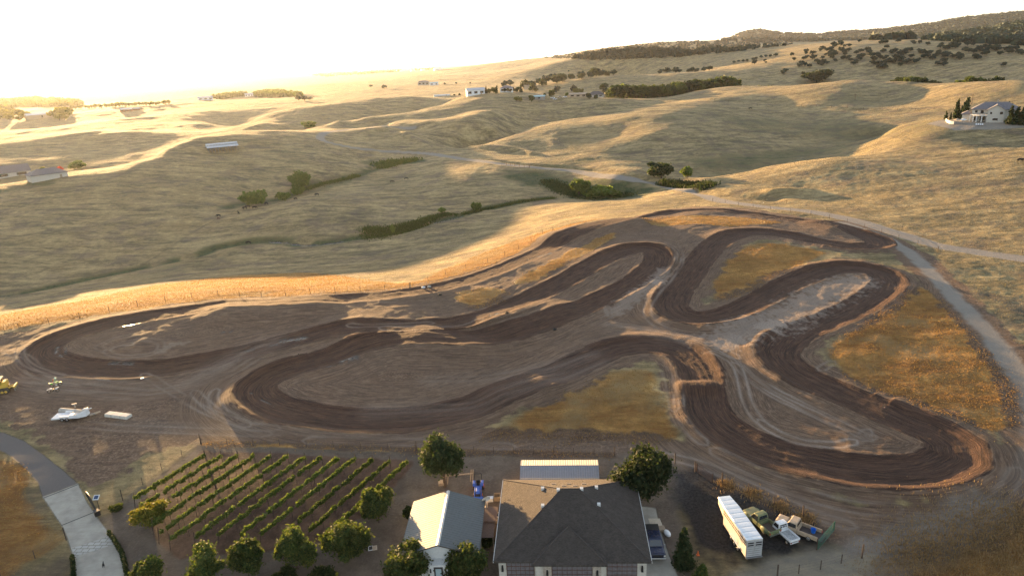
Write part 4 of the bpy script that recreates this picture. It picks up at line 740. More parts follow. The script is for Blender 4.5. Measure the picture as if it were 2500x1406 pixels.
def stock_trailer():
    a = P3(1783, 1262); t = thing('stock_trailer', 'long white stock trailer with slatted sides and three axles, on the dark gravel pad', 'trailer', (26.95, 71.2, hz(26.95, 71.2)), math.atan2(.95, 8.0)); L, W, H = 8.3, 2.05, 2.95; y0 = -4.05; y1 = 2.3; y2 = 4.6; m = M['alu']
    side = stripes('trailer_side_ribs', (.60, .56, .50), .5, 1, .01, .5, .2, .8)
    bev(MB().box(-W/2, W/2, y0, y1, .45, H-.06).build('body', side, t), .04)
    bev(MB().add([(-W/2, y1, 1.35), (W/2, y1, 1.35), (W/2-.25, y2, 1.9), (-W/2+.25, y2, 1.9), (-W/2, y1, H-.06), (W/2, y1, H-.06), (W/2-.2, y2, H-.12), (-W/2+.2, y2, H-.12)], [(3, 2, 1, 0), (4, 5, 6, 7), (0, 1, 5, 4), (1, 2, 6, 5), (2, 3, 7, 6), (3, 0, 4, 7)]).build('nose', side, t), .12)
    bev(MB().add([(-W/2-.02, y0-.03, H-.06), (W/2+.02, y0-.03, H-.06), (W/2+.02, y1, H-.06), (W/2-.18, y2+.02, H-.1), (-W/2+.18, y2+.02, H-.1), (-W/2-.02, y1, H-.06), (-W/2+.1, y0, H+.04), (W/2-.1, y0, H+.04), (W/2-.1, y1, H+.04), (W/2-.25, y2, H), (-W/2+.25, y2, H), (-W/2+.1, y1, H+.04)],
        [(0, 1, 7, 6), (1, 2, 8, 7), (2, 3, 9, 8), (3, 4, 10, 9), (4, 5, 11, 10), (5, 0, 6, 11), (6, 7, 8, 11), (11, 8, 9, 10), (5, 4, 3, 2), (5, 2, 1, 0)]).build('roof', stripes('trailer_roof_sheet', (.66, .70, .73), .9, 1, .015, .35, .5, .85), t), .03)
    for s in (-1, 1):
        for z in (2.05, 2.42):
            for k in range(8): ya = y0+.15+k*.78; MB().box(min(s*W/2, s*(W/2+.012)), max(s*W/2, s*(W/2+.012)), ya, ya+.7, z, z+.17).build('side_slot', M['black'], t)
        bev(MB().box(min(s*W/2, s*(W/2+.22)), max(s*W/2, s*(W/2+.22)), -2.75, .05, .72, .86).build('fender', m, t), .04)
        for y in (-2.3, -1.35, -.4): wheel(t, s*(W/2+.08), y, .37, .22)
    for s in (-1, 1):
        x0 = min(s*.03, s*(W/2-.05)); x1 = max(s*.03, s*(W/2-.05)); d = MB().box(x0, x1, y0-.06, y0-.01, .55, H-.15).build('rear_door', m, t)
        for z in (2.1, 2.42): MB().box(x0+.1, x1-.1, y0-.075, y0-.062, z, z+.17).build('slot', M['black'], d)
        for z in (.75, 1.05, 1.35, 1.65, 1.95): MB().box(x0+.04, x1-.04, y0-.085, y0-.06, z, z+.035).build('rail', M['steel'], d)
    MB().box(-W/2, W/2, y0-.2, y0, .38, .5).build('bumper', M['steel'], t); MB().cyl((0, y2-.4, 1.95), (0, y2-.4, .9), .09, .09).build('gooseneck_coupler', M['steel'], t); MB().cyl((.3, y1+.15, 1.5), (.3, y1+.15, .05), .06, .06).build('landing_jack', M['steel'], t)
stock_trailer()
pickup('parked_pickup', 'dark blue pickup with covered bed, half hidden beside the right wall of the big garage', (16.15, 70.6, hz(16.15, 70.6)), math.pi+R(-3), 5.7, 2.0, M['navy'], H=1.85, cover=True, cab=2.3, hood=1.4, wr=.4)
def utility_trailer():
    c, rz, l = heading((208, 1020), (126, 1026)); t = thing('utility_trailer', 'white two axle car trailer with a high curved front shield, beside the dirt lane', 'trailer', (c[0]+.3, c[1]+.5, c[2]), rz); m = M['white']; W = 2.1
    bev(MB().box(-W/2, W/2, -2.9, 1.9, .42, .68).build('deck', m, t), .03)
    bev(MB().add([(-W/2, 1.9, .45), (W/2, 1.9, .45), (.62, 2.95, .45), (-.62, 2.95, .45), (-W/2, 1.9, .68), (W/2, 1.9, .68), (.62, 2.95, .68), (-.62, 2.95, .68)], [(3, 2, 1, 0), (4, 5, 6, 7), (0, 1, 5, 4), (1, 2, 6, 5), (2, 3, 7, 6), (3, 0, 4, 7)]).build('front_deck', m, t), .02)
    sh = MB(); P = [(-W/2, .9, .75), (-W/2, 1.9, 1.3), (-.62, 2.85, 1.6), (0, 3.0, 1.65), (.62, 2.85, 1.6), (W/2, 1.9, 1.3), (W/2, .9, .75)]
    for a, b in zip(P, P[1:]): sh.add([(a[0], a[1], .62), (b[0], b[1], .62), b, a, (a[0]*.94, a[1]-.06, .62), (b[0]*.94, b[1]-.06, .62), (b[0]*.94, b[1]-.06, b[2]), (a[0]*.94, a[1]-.06, a[2])], [(0, 1, 2, 3), (7, 6, 5, 4), (3, 2, 6, 7)])
    sh.build('front_shield', m, t)
    for s in (-1, 1):
        bev(MB().prism([(-1.55, .66), (-1.35, 1.0), (.15, 1.0), (.35, .66)], s*(W/2-.02)-.14, s*(W/2-.02)+.14).build('mudguard', m, t), .03)
        for y in (-1.05, -.2): wheel(t, s*(W/2+.0), y, .33, .2, M['chrome'])
        MB().box(s*.9-.08, s*.9+.08, -2.95, -2.9, .54, .64).build('taillight', M['lamp'], t)
    bev(MB().box(.1, 1.3, .2, 1.2, .69, 1.15, .12, .12).build('storage_hump', m, t), .06)
    MB().tube([(-.4, 3.2, .55), (0, 4.1, .5), (.4, 3.2, .55)], .05).build('drawbar', M['steel'], t)
utility_trailer()
def bulldozer():
    c, rz, l = heading((-38, 963), (30, 950)); t = thing('bulldozer', 'yellow crawler bulldozer with a rear ripper, cut by the left edge of the photo', 'bulldozer', c, rz); m = M['yellow']
    for s in (-1, 1):
        tr = bev(MB().prism([(-2.0, .1), (-2.2, .55), (-1.9, 1.0), (1.7, 1.0), (2.05, .55), (1.7, .05), (-1.7, 0)], s*1.0-.28, s*1.0+.28).build('track', M['trim'], t), .05)
        for y in (-1.6, -1.0, -.4, .2, .8, 1.4): MB().cyl((s*1.0-.3, y, .35), (s*1.0+.3, y, .35), .24, .24, 12).build('roller', M['yellow'], tr)
    bev(MB().box(-.75, .75, -1.7, 2.2, .8, 1.6).build('engine_body', m, t), .08); bev(MB().box(-.6, .6, .6, 2.2, 1.6, 2.1, .05, .08).build('hood', m, t), .08); bev(MB().box(-.85, .85, -1.9, -1.0, 1.3, 2.2, .05, .12).build('fuel_tank', m, t), .1)
    cb = MB().box(-.75, .75, -.95, .55, 1.6, 2.75, .08, .1).build('cab', M['glass'], t); bev(MB().box(-.95, .95, -1.2, .7, 2.75, 2.9).build('cab_roof', mat('pale_yellow', (.72, .60, .30), .5), t), .05)
    for x in (-.76, .70): 
        for y in (-.98, .50): MB().box(x, x+.08, y, y+.08, 1.6, 2.76).build('cab_post', m, cb)
    MB().cyl((.3, 1.4, 2.0), (.3, 1.4, 2.8), .07, .07).build('exhaust_pipe', M['steel'], t)
    bl = MB().prism([(2.75, .1), (2.95, .15), (2.85, .7), (2.98, 1.25), (2.85, 1.3), (2.68, .7)], -1.7, 1.7).build('blade', m, t); MB().box(-1.35, -1.2, -.5, 2.8, .3, .5).build('push_arm', m, t); MB().box(1.2, 1.35, -.5, 2.8, .3, .5).build('push_arm', m, t)
    rp = MB(); rp.box(-1.0, 1.0, -3.15, -2.85, .75, 1.1); rp.box(-.5, -.35, -2.9, -1.8, .8, 1.0); rp.box(.35, .5, -2.9, -1.8, .8, 1.0); rr = bev(rp.build('ripper', m, t), .03)
    for x in (-.8, 0, .8): MB().prism([(-3.1, .8), (-2.95, .8), (-2.9, .25), (-3.05, .1)], x-.06, x+.06).build('tooth', M['steel'], rr)
    slab('side_panel', [(.86, -1.5, 1.5), (.86, -1.05, 1.5), (.84, -1.1, 1.95), (.84, -1.45, 1.95)], .02, mat('decal_navy', (.03, .04, .09), .4), t)
bulldozer()
def bike(name, label, c, rz, m1, m2, group='dirt bikes by the lane'):
    t = thing(name, label, 'motorcycle', c, rz, group)
    for y in (.72, -.68):
        w = MB(); n = 20; r = .34
        for i in range(n):
            a = 2*math.pi*i/n; b = 2*math.pi*(i+1)/n; w.cyl((0, y+math.cos(a)*r*.86, r+math.sin(a)*r*.86), (0, y+math.cos(b)*r*.86, r+math.sin(b)*r*.86), .055, .055, 6)
        wo = w.build('wheel', M['rubber'], t); MB().cyl((-.03, y, r), (.03, y, r), .05, .05, 8).build('hub', M['steel'], wo)
    MB().tube([(0, -.1, .35), (0, .15, .4), (0, .45, .85), (0, .1, .8), (0, -.35, .75), (0, -.1, .35)], .035).build('frame', M['steel'], t); bev(MB().box(-.12, .12, -.12, .28, .35, .65).build('engine', M['black'], t), .04)
    bev(MB().prism([(.35, .9), (.1, .96), (-.85, .98), (-.8, .9), (-.1, .84), (.3, .76)], -.1, .1).build('seat', M['black'], t), .03)
    bev(MB().add([(-.16, .5, .9), (.16, .5, .9), (.13, .1, .7), (-.13, .1, .7), (-.14, .5, .98), (.14, .5, .98), (.1, .05, .98), (-.1, .05, .98)], [(3, 2, 1, 0), (4, 5, 6, 7), (0, 1, 5, 4), (1, 2, 6, 5), (2, 3, 7, 6), (3, 0, 4, 7)]).build('tank_shroud', m1, t), .03)
    MB().prism([(.45, .78), (.7, .82), (1.05, .74), (1.03, .71), (.7, .77), (.45, .73)], -.09, .09).build('front_mudguard', m1, t); MB().prism([(-.6, .95), (-1.05, 1.02), (-1.06, .98), (-.6, .88)], -.1, .1).build('rear_mudguard', m1, t); MB().box(-.14, .14, -.75, -.45, .68, .9, .02, .02).build('number_plate', m2, t)
    for s in (-1, 1): MB().cyl((s*.08, .72, .34), (s*.08, .48, .98), .028, .03, 6).build('fork', M['chrome'], t)
    MB().tube([(-.38, .38, 1.1), (-.1, .45, 1.05), (.1, .45, 1.05), (.38, .38, 1.1)], .018).build('handlebar', M['steel'], t); return t
c, rz, l = heading((152, 941), (116, 949))
bike('motorcycle', 'lime green dirt bike ridden by the person with the red pack', (c[0], c[1]+.4, c[2]), rz+.15, M['lime'], M['lime'])
def rider(c, rz):
    t = thing('person', 'rider in green gear with a white helmet and red backpack, astride a green dirt bike', 'person', c, rz)
    J = dict(pel=(0, -.2, 1.02, .15), sp=(0, -.14, 1.22, .14), ch=(0, 0, 1.42, .165), nk=(0, .08, 1.57, .06), hd=(0, .14, 1.68, .09), hd2=(0, .16, 1.76, .085))
    E = [('pel', 'sp'), ('sp', 'ch'), ('ch', 'nk'), ('nk', 'hd'), ('hd', 'hd2')]
    for s, q in ((-1, 'l'), (1, 'r')):
        J.update({'sh'+q: (s*.2, .02, 1.46, .07), 'el'+q: (s*.36, .2, 1.28, .05), 'wr'+q: (s*.34, .4, 1.14, .035), 'hp'+q: (s*.11, -.16, .98, .1), 'kn'+q: (s*.24, .22, .82, .07), 'an'+q: (s*.2, .0, .45, .05), 'toe'+q: (s*.22, .2, .40, .04)})
        E += [('ch', 'sh'+q), ('sh'+q, 'el'+q), ('el'+q, 'wr'+q), ('pel', 'hp'+q), ('hp'+q, 'kn'+q), ('kn'+q, 'an'+q), ('an'+q, 'toe'+q)]
        for k in range(4): J[f'f{q}{k}'] = (s*(.31+.022*k), .455-.004*k, 1.12, .010); J[f'g{q}{k}'] = (s*(.31+.022*k), .45, 1.085-.003*k, .009); E += [('wr'+q, f'f{q}{k}'), (f'f{q}{k}', f'g{q}{k}')]
        J['th'+q] = (s*.295, .42, 1.10, .011); E.append(('wr'+q, 'th'+q))
    b = skin_mesh('body', J, E, mat('motocross_suit', (.06, .30, .10), .6, 0, .2, 5, col2=(.35, .45, .35)), t)
    h = MB().ball((0, .15, 1.76), (.15, .18, .16), 14, 10).build('helmet', mat('mint_helmet', (.55, .75, .62), .3), t, True); MB().box(-.1, .1, .28, .42, 1.82, 1.85).build('peak', M['lime'], h); MB().box(-.11, .11, .29, .33, 1.70, 1.79).build('goggles', M['black'], h); MB().box(-.07, .07, .28, .36, 1.60, 1.68, .02, .0).build('chin_guard', M['white'], h)
    bev(MB().box(-.16, .16, -.32, -.1, 1.22, 1.6, .03, .03).build('backpack', M['paintred'], t), .05)
    for s in (-1, 1): bev(MB().box(s*.21-.06, s*.21+.06, -.06, .24, .33, .5, .01, .02).build('boot', M['white'], t), .03)
rider((c[0], c[1]+.4, c[2]), rz+.15)
c, rz, l = heading((118, 957), (152, 951))
bike('motorcycle', 'white and black dirt bike standing in front of the green one', (c[0], c[1]-.5, c[2]), rz, M['white'], M['white'])
def tractor():
    c = P3(1168, 1207); t = thing('tractor', 'small blue tractor with a black roll bar, behind the metal roofed cottage', 'tractor', (c[0], c[1]+.6, c[2]), math.pi); b = M['blue']
    bev(MB().box(-.32, .32, .1, 1.5, .7, 1.15, .05, .06).build('hood', b, t), .08); bev(MB().box(-.5, .5, -1.0, .15, .55, .85).build('body', b, t), .05)
    for s in (-1, 1):
        wheel(t, s*.6, -.7, .58, .32, M['orange']); wheel(t, s*.48, 1.05, .34, .2, M['orange']); bev(MB().prism([(-1.3, .9), (-1.1, 1.25), (-.3, 1.25), (-.1, .9), (-.3, 1.15), (-1.1, 1.15)], s*.58-.18, s*.58+.18).build('fender', b, t), .02); MB().tube([(s*.45, .2, 1.0), (s*.45, 1.3, 1.05), (s*.45, 2.1, .4)], .06).build('loader_arm', b, t)
    MB().prism([(2.1, .15), (2.6, .1), (2.1, .75)], -.75, .75).build('loader_bucket', b, t); bev(MB().box(-.25, .25, -.85, -.35, .86, 1.0).build('seat', M['black'], t), .04); MB().box(-.25, .25, -.92, -.82, .95, 1.4).build('seat_back', M['black'], t)
    MB().tube([(-.5, -1.05, .8), (-.5, -1.1, 2.3), (.5, -1.1, 2.3), (.5, -1.05, .8)], .05).build('roll_bar', M['black'], t); MB().tube([(0, 0, 1.0), (0, -.25, 1.3)], .02).build('steering_column', M['black'], t); MB().cyl((0, -.25, 1.3), (0, -.27, 1.33), .18, .18, 12).build('steering_wheel', M['black'], t)
tractor()
# ------------------------------------------------------------ trees and shrubs by the houses
def at0(px, py): return P3(px, py)
NT_ = [ # name, label, base px, crown radius, H0, H1, leaves, shape, n, size
 ('shade_tree','tall dark round oak at the corner between the vineyard and the cottage',(1086,1188),3.2,1.9,7.6,'leaf','round',7500,.17,.28),
 ('shade_tree','largest dark bushy tree, at the far right corner of the big garage',(1580,1218),4.0,1.2,8.2,'leaf','taper',9500,.18,.3),
 ('shade_tree','round tree at the lower right end of the vineyard rows, beside the cottage path',(925,1275),2.3,.7,4.9,'leaf2','round',5200,.15,.14),
 ('shade_tree','widest of the row of trees under the vineyard, just left of the irrigation boxes',(848,1372),2.8,.8,6.0,'leaf2','taper',6200,.16,.16),
 ('shade_tree','pointed leafy tree in the row under the vineyard, fourth from the driveway',(727,1388),2.35,.7,5.9,'leaf2','taper',5200,.15,.14),
 ('shade_tree','upright leafy tree in the row under the vineyard, third from the driveway',(614,1400),2.1,.7,5.3,'leaf2','taper',4600,.15,.14),
 ('shade_tree','leafy tree cut by the photo edge, second from the driveway in its row',(510,1432),2.2,.8,5.4,'leaf2','round',4600,.15,.14),
 ('shade_tree','small pale green tree in the row under the vineyard, nearest to the driveway',(375,1432),1.9,.7,4.3,'leaf2','taper',3800,.15,.12),
 ('fruit_tree','spreading tree with yellow and orange leaf tips at the left corner of the vineyard',(372,1290),2.2,1.1,3.7,'leafy','round',4600,.13,.11),
 ('olive_tree','loose grey green tree in front of the left side of the cottage door',(995,1432),2.6,.4,6.0,'leaf2','round',5600,.14,.14),
 ('olive_tree','narrow loose tree in front of the right side of the cottage door',(1142,1430),2.2,.3,6.4,'leaf2','taper',5000,.14,.14),
 ('cypress','dark green column shaped shrub tree by the concrete strip right of the garage',(1668,1384),1.15,.15,5.4,'leafd','cone',4200,.13,.1),
 ('cypress','small green shrub tree at the bottom edge, right of the column shaped one',(1714,1428),1.05,.1,2.9,'leaf2','cone',2600,.12,.08),
]
for i, (n_, lb, p, r_, h0, h1, lf, shp, nn, sz, tr) in enumerate(NT_):
    near_tree(n_, lb, at0(*p), r_, h0, h1, M[lf], 100+i, nn, sz, shp, tr)
for i, (lb, p, r_, h) in enumerate((('round dark shrub below the third tree of the row under the vineyard', (695, 1425), 1.8, 1.7), ('low dark shrub between the two widest trees of the row', (790, 1425), 2.0, 1.8), ('dark clipped shrub against the left wall of the cottage', (1000, 1262), .8, 1.6), ('low green bush where the gravel strip meets the driveway gate', (285, 1243), .8, .7), ('dense shrub between the cottage and the garage wall', (1190, 1330), .9, 1.2), ('dark shrub left of the cottage door', (1035, 1400), 1.0, 1.2))):
    c = at0(*p); t = thing('shrub', lb, 'shrub', c, 0, 'shrubs round the houses'); me = raw_mesh('foliage', [(*leaves(crown_lobes(r_, 0, h, 300+i, 8), 1800, .12, 300+i), 0), (*leaves([(0, 0, h*.4, r_*.8, r_*.8, h*.4)], 500, .25, 9+i, hollow=0), 0)], [M['hedge' if i != 3 else 'leaf2']]); o = bpy.data.objects.new('foliage', me); SC.collection.objects.link(o); o.parent = t
def hedge(lb, pts, w, h):
    W_ = G(pts, False, .5); lo = [(p[0], p[1], hz(*p)+h*.45, w, w, h*.6) for p in W_]; me = raw_mesh('hedge', [(*leaves(lo, 160*len(lo), .07, 5), 0), (*leaves([(a, b, c, d*.7, e*.7, f*.8) for a, b, c, d, e, f in lo], 30*len(lo), .16, 6, hollow=0), 0)], [M['hedge']]); o = bpy.data.objects.new('hedge', me); SC.collection.objects.link(o); tag(o, lb, 'hedge', 'clipped hedges along the driveway')
hedge('long clipped dark hedge curving along the right edge of the concrete driveway', [(268, 1305), (288, 1335), (302, 1365), (312, 1410)], .32, .8)
hedge('short clipped dark hedge on the left edge of the concrete driveway', [(178, 1365), (180, 1388), (181, 1415)], .32, .8)
# ------------------------------------------------------------ vineyard
VT = [(504,1128),(544,1129),(584,1129),(624,1130),(665,1130),(706,1131),(747,1133),(788,1133),(829,1135),(870,1136),(912,1139),(954,1143),(996,1145)]
VB = Gp([(338,1247),(402,1346),(430,1361),(556,1342),(700,1342),(850,1318),(950,1240),(1002,1158)])
_t = Gp(VT); vu = VB[0]-_t[0]; vu /= np.linalg.norm(vu)
WORDS = ['first','second','third','fourth','fifth','sixth','seventh','eighth','ninth','tenth','eleventh','twelfth','last']
for k, T0 in enumerate(_t):
    Lr = 1e9
    for a, b in zip(VB, VB[1:]):
        e = b-a; det = vu[0]*-e[1]+vu[1]*e[0]; q = a-T0; s = (q[0]*-e[1]+q[1]*e[0])/det; u = (vu[0]*q[1]-vu[1]*q[0])/det
        if s > 2 and -.02 <= u <= 1.02: Lr = min(Lr, s)
    if Lr > 60: Lr = 8
    ang = math.atan2(vu[1], vu[0]); t = thing('vine_row', f'{WORDS[k]} vine row of the vineyard counted from its left edge, on dark stakes', 'grapevines', (float(T0[0]), float(T0[1]), hz(*T0)), ang, 'vine rows in the vineyard')
    r = np.random.RandomState(k+50); np_ = int(Lr/2.45)+1; xs = np.linspace(0, Lr, np_)
    for j, x in enumerate(xs):
        end = j in (0, np_-1); MB().cyl((x+(.35 if j == np_-1 else 0), 0, -.2), (x, 0, 2.15 if end else 1.7), .055 if end else .035, None, 6).build('post', M['post'], t)
    MB().tube([(0, 0, 1.35), (Lr, 0, 1.35)], .012, 4).tube([(0, 0, .5), (Lr, 0, .5)], .012, 4).build('wire', M['wire'], t)
    lo = []; x = .2; gap = False
    while x < Lr-.1:
        seg = r.uniform(4, 13) if not gap else r.uniform(.3, 1.0)
        if not gap or k in (0, 12):
            for y in np.arange(x, min(x+seg, Lr), .35): lo.append((y, r.normal()*.07, 1.4+r.normal()*.08, .34, .27+.06*(k in (0, 12)), .31+.1*r.rand()))
        x += seg; gap = not gap
    if lo:
        v, f = leaves(lo, len(lo)*60, .11, k, droop=.1); v2, f2 = leaves([(a, b, c, d*.8, e*.6, g*.6) for a, b, c, d, e, g in lo], len(lo)*8, .15, k+1, hollow=0)
        o = bpy.data.objects.new('foliage', raw_mesh('foliage', [(v, f, 0), (v2, f2, 0)], [M['vine']])); SC.collection.objects.link(o); o.parent = t
    st = MB()
    for x in np.arange(1.2, Lr, 2.45): st.cyl((x, 0, -.1), (x+.06, .03, 1.35), .03, .018, 5, False)
    if st.v: o = st.build('vine_stems', M['bark'], t); o['kind'] = 'stuff'
# ------------------------------------------------------------ fences and gates
def fence(lb, pts, step, h=1.15, r=.04, group=None, wires=3, m='post', smoothed=True, cornerh=None):
    P = smooth(Gp(pts), False, .5); L = np.r_[0, np.cumsum(np.linalg.norm(np.diff(P, axis=0), axis=1))]; n = max(2, int(L[-1]/step)+1); s = np.linspace(0, L[-1], n)
    X = np.interp(s, L, P[:, 0]); Y = np.interp(s, L, P[:, 1]); Z = relief(X, Y); o = (float(X[0]), float(Y[0]), float(Z[0])); t = thing('wire_fence', lb, 'fence', o, 0, group)
    q = [(float(a)-o[0], float(b)-o[1], float(c)-o[2]) for a, b, c in zip(X, Y, Z)]
    for i, p in enumerate(q):
        hh = (cornerh or h) if i in (0, n-1) else h; MB().cyl((p[0], p[1], p[2]-.3), (p[0]+rnd.uniform(-.04, .04), p[1], p[2]+hh), r*(1.5 if i in (0, n-1) else 1), None, 6).build('post', M[m], t)
    w = MB(); [w.tube([(p[0], p[1], p[2]+h*(.3+.62*k/max(1, wires-1))) for p in q], .009 if h < 2 else .02, 3) for k in range(wires)]; w.build('wire', M['wire'], t); return t
fence('wire fence along the outer left side of the vineyard gravel strip', [(300,1222),(324,1201),(363,1173),(400,1144),(431,1125),(462,1102),(490,1084)], 3.4, 1.25, cornerh=1.9, group='wire fences')
fence('wire fence in the orange grass strip above the vineyard', [(492,1084),(600,1086),(700,1088),(850,1093),(1015,1100)], 4.2, 1.15, group='wire fences')
fence('wire fence in the orange grass strip behind the sheds and garage', [(1017,1100),(1150,1106),(1300,1108),(1430,1110),(1500,1113)], 2.9, 1.25, cornerh=1.7, group='wire fences')
fence('wire fence along the orange lit ridge above the left bend of the track', [(-30,818),(49,804),(114,794),(208,775),(354,745),(450,731),(547,722),(619,726),(736,721),(900,711),(1000,704)], 6.2, 1.5, .06, group='wire fences')
fence('wire fence climbing the lit slope above the middle of the track', [(1003,703),(1100,668),(1210,634),(1300,592),(1350,566)], 7, 1.4, .05, group='wire fences')
fence('wire fence on the near side of the grey gravel road at upper right', [(1740,492),(1850,509),(1985,526),(2100,552),(2200,584),(2290,613)], 7, 1.3, .05, group='wire fences')
fence('wire fence on the far side of the grey gravel road at upper right', [(1760,484),(1900,494),(2080,524),(2260,580),(2400,606),(2495,622)], 8, 1.3, .05, group='wire fences')
fence('wire fence between the gravel pad and the dirt road, above the parked trucks', [(1763,1180),(1800,1190),(1834,1207),(1900,1240),(1960,1262)], 3.5, 1.5, .07, cornerh=1.8, group='wire fences')
fence('short wire fence with a braced post right of the big dark tree', [(1648,1132),(1672,1140),(1697,1152)], 2.2, 1.5, .06, cornerh=1.8, group='wire fences')
fence('wire fence running off the bottom edge, right of the parked trucks', [(1897,1412),(1950,1399),(2003,1388),(2054,1374),(2104,1362)], 2.7, 1.3, .06, cornerh=2.0, group='wire fences')
fence('low wire fence left of the concrete driveway', [(162,1318),(140,1332),(105,1352),(55,1380),(0,1404)], 2.8, 1.3, .05, cornerh=2.0, group='wire fences')
fence('rusty rail fence beside the gravel road near the middle of the hills', [(1236,403),(1262,407),(1292,410)], 3, 1.6, .12, group='wire fences', m='rust')
fence('fence line on the low bank across the far green valley', [(1745,246),(1900,263),(2100,269),(2330,269),(2490,271)], 12, 1.4, .09, group='wire fences')
def pipe_gate(lb, a, b, h, m, group):
    A = P3(*a); B = P3(*b); t = thing('pipe_gate', lb, 'gate', A, math.atan2(B[1]-A[1], B[0]-A[0]), group); L = math.dist(A[:2], B[:2]); dz = B[2]-A[2]
    MB().tube([(0, 0, .15), (0, 0, h), (L, 0, h+dz), (L, 0, .15+dz), (0, 0, .15)], .035).build('frame', M[m], t)
    for k in range(1, 6): z = .15+(h-.15)*k/6; MB().tube([(0, 0, z), (L, 0, z+dz)], .024, 5).build('rail', M[m], t)
    for x in (0, L): MB().cyl((x, .12, -.2), (x, .12, h+.15), .07).build('post', M['post'], t)
pipe_gate('green pipe farm gate standing open at the right end of the truck pad', (1996,1342), (2036,1296), 1.5, 'greenpipe', 'pipe gates')
pipe_gate('rusty pipe gate swung open onto the dark gravel, right of the big dark tree', (1700,1152), (1738,1180), 1.3, 'rust', 'pipe gates')
def drive_gate():
    A = P3(212,1212); B = P3(238,1258); t = thing('driveway_gate', 'black curved driveway gate folded open along the right edge of the concrete drive', 'gate', A, math.atan2(B[1]-A[1], B[0]-A[0])); L = math.dist(A[:2], B[:2])
    pr = [(x, .9+.75*math.sin(math.pi*x/L)) for x in np.linspace(0, L, 12)]; MB().tube([(x, 0, z) for x, z in pr], .04).tube([(0, 0, .12), (L, 0, .12)], .04).tube([(0, 0, .1), (0, 0, .95)], .05).tube([(L, 0, .1), (L, 0, .95)], .05).build('frame', M['black'], t)
    b = MB(); [b.cyl((x, 0, .12), (x, 0, .88+.75*math.sin(math.pi*x/L)), .018, None, 5) for x in np.arange(.12, L, .13)]; b.build('bars', M['black'], t); MB().box(L-.1, L+.7, -.35, .35, 0, .75).build('motor_box', M['black'], t)
drive_gate()
def solar_post():
    c = P3(243,1243); t = thing('solar_panel', 'small solar panel with a white rim on a black post beside the driveway gate', 'solar panel', c); MB().cyl((0, 0, -.2), (0, 0, 2.0), .05).build('pole', M['black'], t)
    p = MB().add([(-.4, -.32, 1.85), (.4, -.32, 1.85), (.4, .3, 2.25), (-.4, .3, 2.25), (-.4, -.3, 1.8), (.4, -.3, 1.8), (.4, .32, 2.2), (-.4, .32, 2.2)], [(0, 1, 2, 3), (7, 6, 5, 4), (0, 4, 5, 1), (1, 5, 6, 2), (2, 6, 7, 3), (3, 7, 4, 0)]).build('frame', M['white'], t)
    slab('cells', [(-.3, -.24, 1.9), (.3, -.24, 1.9), (.3, .22, 2.2), (-.3, .22, 2.2)], .012, mat('solar_cells', (.03, .06, .13), .2, 0, .3, 20), p)
solar_post()
def one(name, lb, cat, px, py, mb, m, rz=0, smooth_=False, group=None, lift=0):
    c = P3(px, py); o = mb.build(name, m, None, smooth_); o.location = (c[0], c[1], c[2]+lift); o.rotation_euler = (0, 0, rz); return tag(o, lb, cat, group)
def small_dog():
    c = P3(253,1384); J = dict(a=(0, 0, .36, .10), b=(0, .22, .37, .11), c=(0, .36, .46, .06), d=(0, .46, .52, .065), e=(0, .57, .49, .035), t=(0, -.14, .42, .02), t2=(0, -.28, .5, .012)); E = [('a', 'b'), ('b', 'c'), ('c', 'd'), ('d', 'e'), ('a', 't'), ('t', 't2')]
    for s in (-1, 1): J[f'f{s}'] = (s*.08, .24, .2, .03); J[f'p{s}'] = (s*.08, .26, .02, .025); J[f'h{s}'] = (s*.08, -.04, .24, .045); J[f'k{s}'] = (s*.08, -.08, .14, .022); J[f'q{s}'] = (s*.08, -.05, .02, .025); E += [('b', f'f{s}'), (f'f{s}', f'p{s}'), ('a', f'h{s}'), (f'h{s}', f'k{s}'), (f'k{s}', f'q{s}')]
    o = skin_mesh('dog', J, E, M['hide']); o.location = c; o.rotation_euler = (0, 0, .4); tag(o, 'small dark dog standing on the lower part of the concrete driveway', 'dog')
small_dog()
# ------------------------------------------------------------ loose things in the yard
one('propane_tank', 'white egg shaped tank lying on the dirt right of the concrete strip', 'tank', 1629, 1307, MB().ball((0, 0, .38), (.36, .62, .38), 16, 10), M['white'], .35, True)
one('traffic_cone', 'small orange cone on the dirt at the lower right of the column shaped shrub', 'cone', 1704, 1354, MB().box(-.18, .18, -.18, .18, 0, .04).cyl((0, 0, .04), (0, 0, .62), .13, .03, 12), M['orange'])
c = P3(1602,1282); t = thing('loading_ramp', 'tan plywood ramp lying on the dirt beside the dark blue pickup', 'ramp', (c[0], c[1]+.9, c[2]), R(2)); MB().box(-.75, .75, -1.4, 1.6, .02, .1).build('board', M['beige'], t); MB().box(.0, .85, -2.3, -1.4, .02, .35).build('crate_end', M['wood'], t)
c = P3(1215,1275); t = thing('air_conditioner', 'beige air conditioner with a round fan, against the left wall of the garage', 'air conditioner', (c[0]-.2, c[1]+.3, c[2]), R(-3)); bev(MB().box(-1.0, .9, -.55, .55, .05, 1.0).build('cabinet', M['beige'], t), .03); f_ = MB().cyl((.45, 0, 1.0), (.45, 0, 1.05), .36, .36, 18).build('fan', M['black'], t); MB().cyl((.45, 0, 1.05), (.45, 0, 1.08), .1, .1, 10).build('fan_hub', M['chrome'], f_)
t = thing('satellite_dish', 'pale blue satellite dish on a mast at the rear corner of the cottage roof', 'satellite dish', (-4.85, 76.6, 0), R(20)); MB().cyl((0, 0, -1), (0, 0, 3.3), .04).build('mast', M['steel'], t); d_ = MB(); ring = []
for rr, zz in ((.02, 0), (.25, .03), (.45, .1), (.58, .19)): ring.append([(rr*math.cos(a), -zz*1.0+.0+rr*math.sin(a)*0, 0) for a in (0,)])
vs = []; fs = []
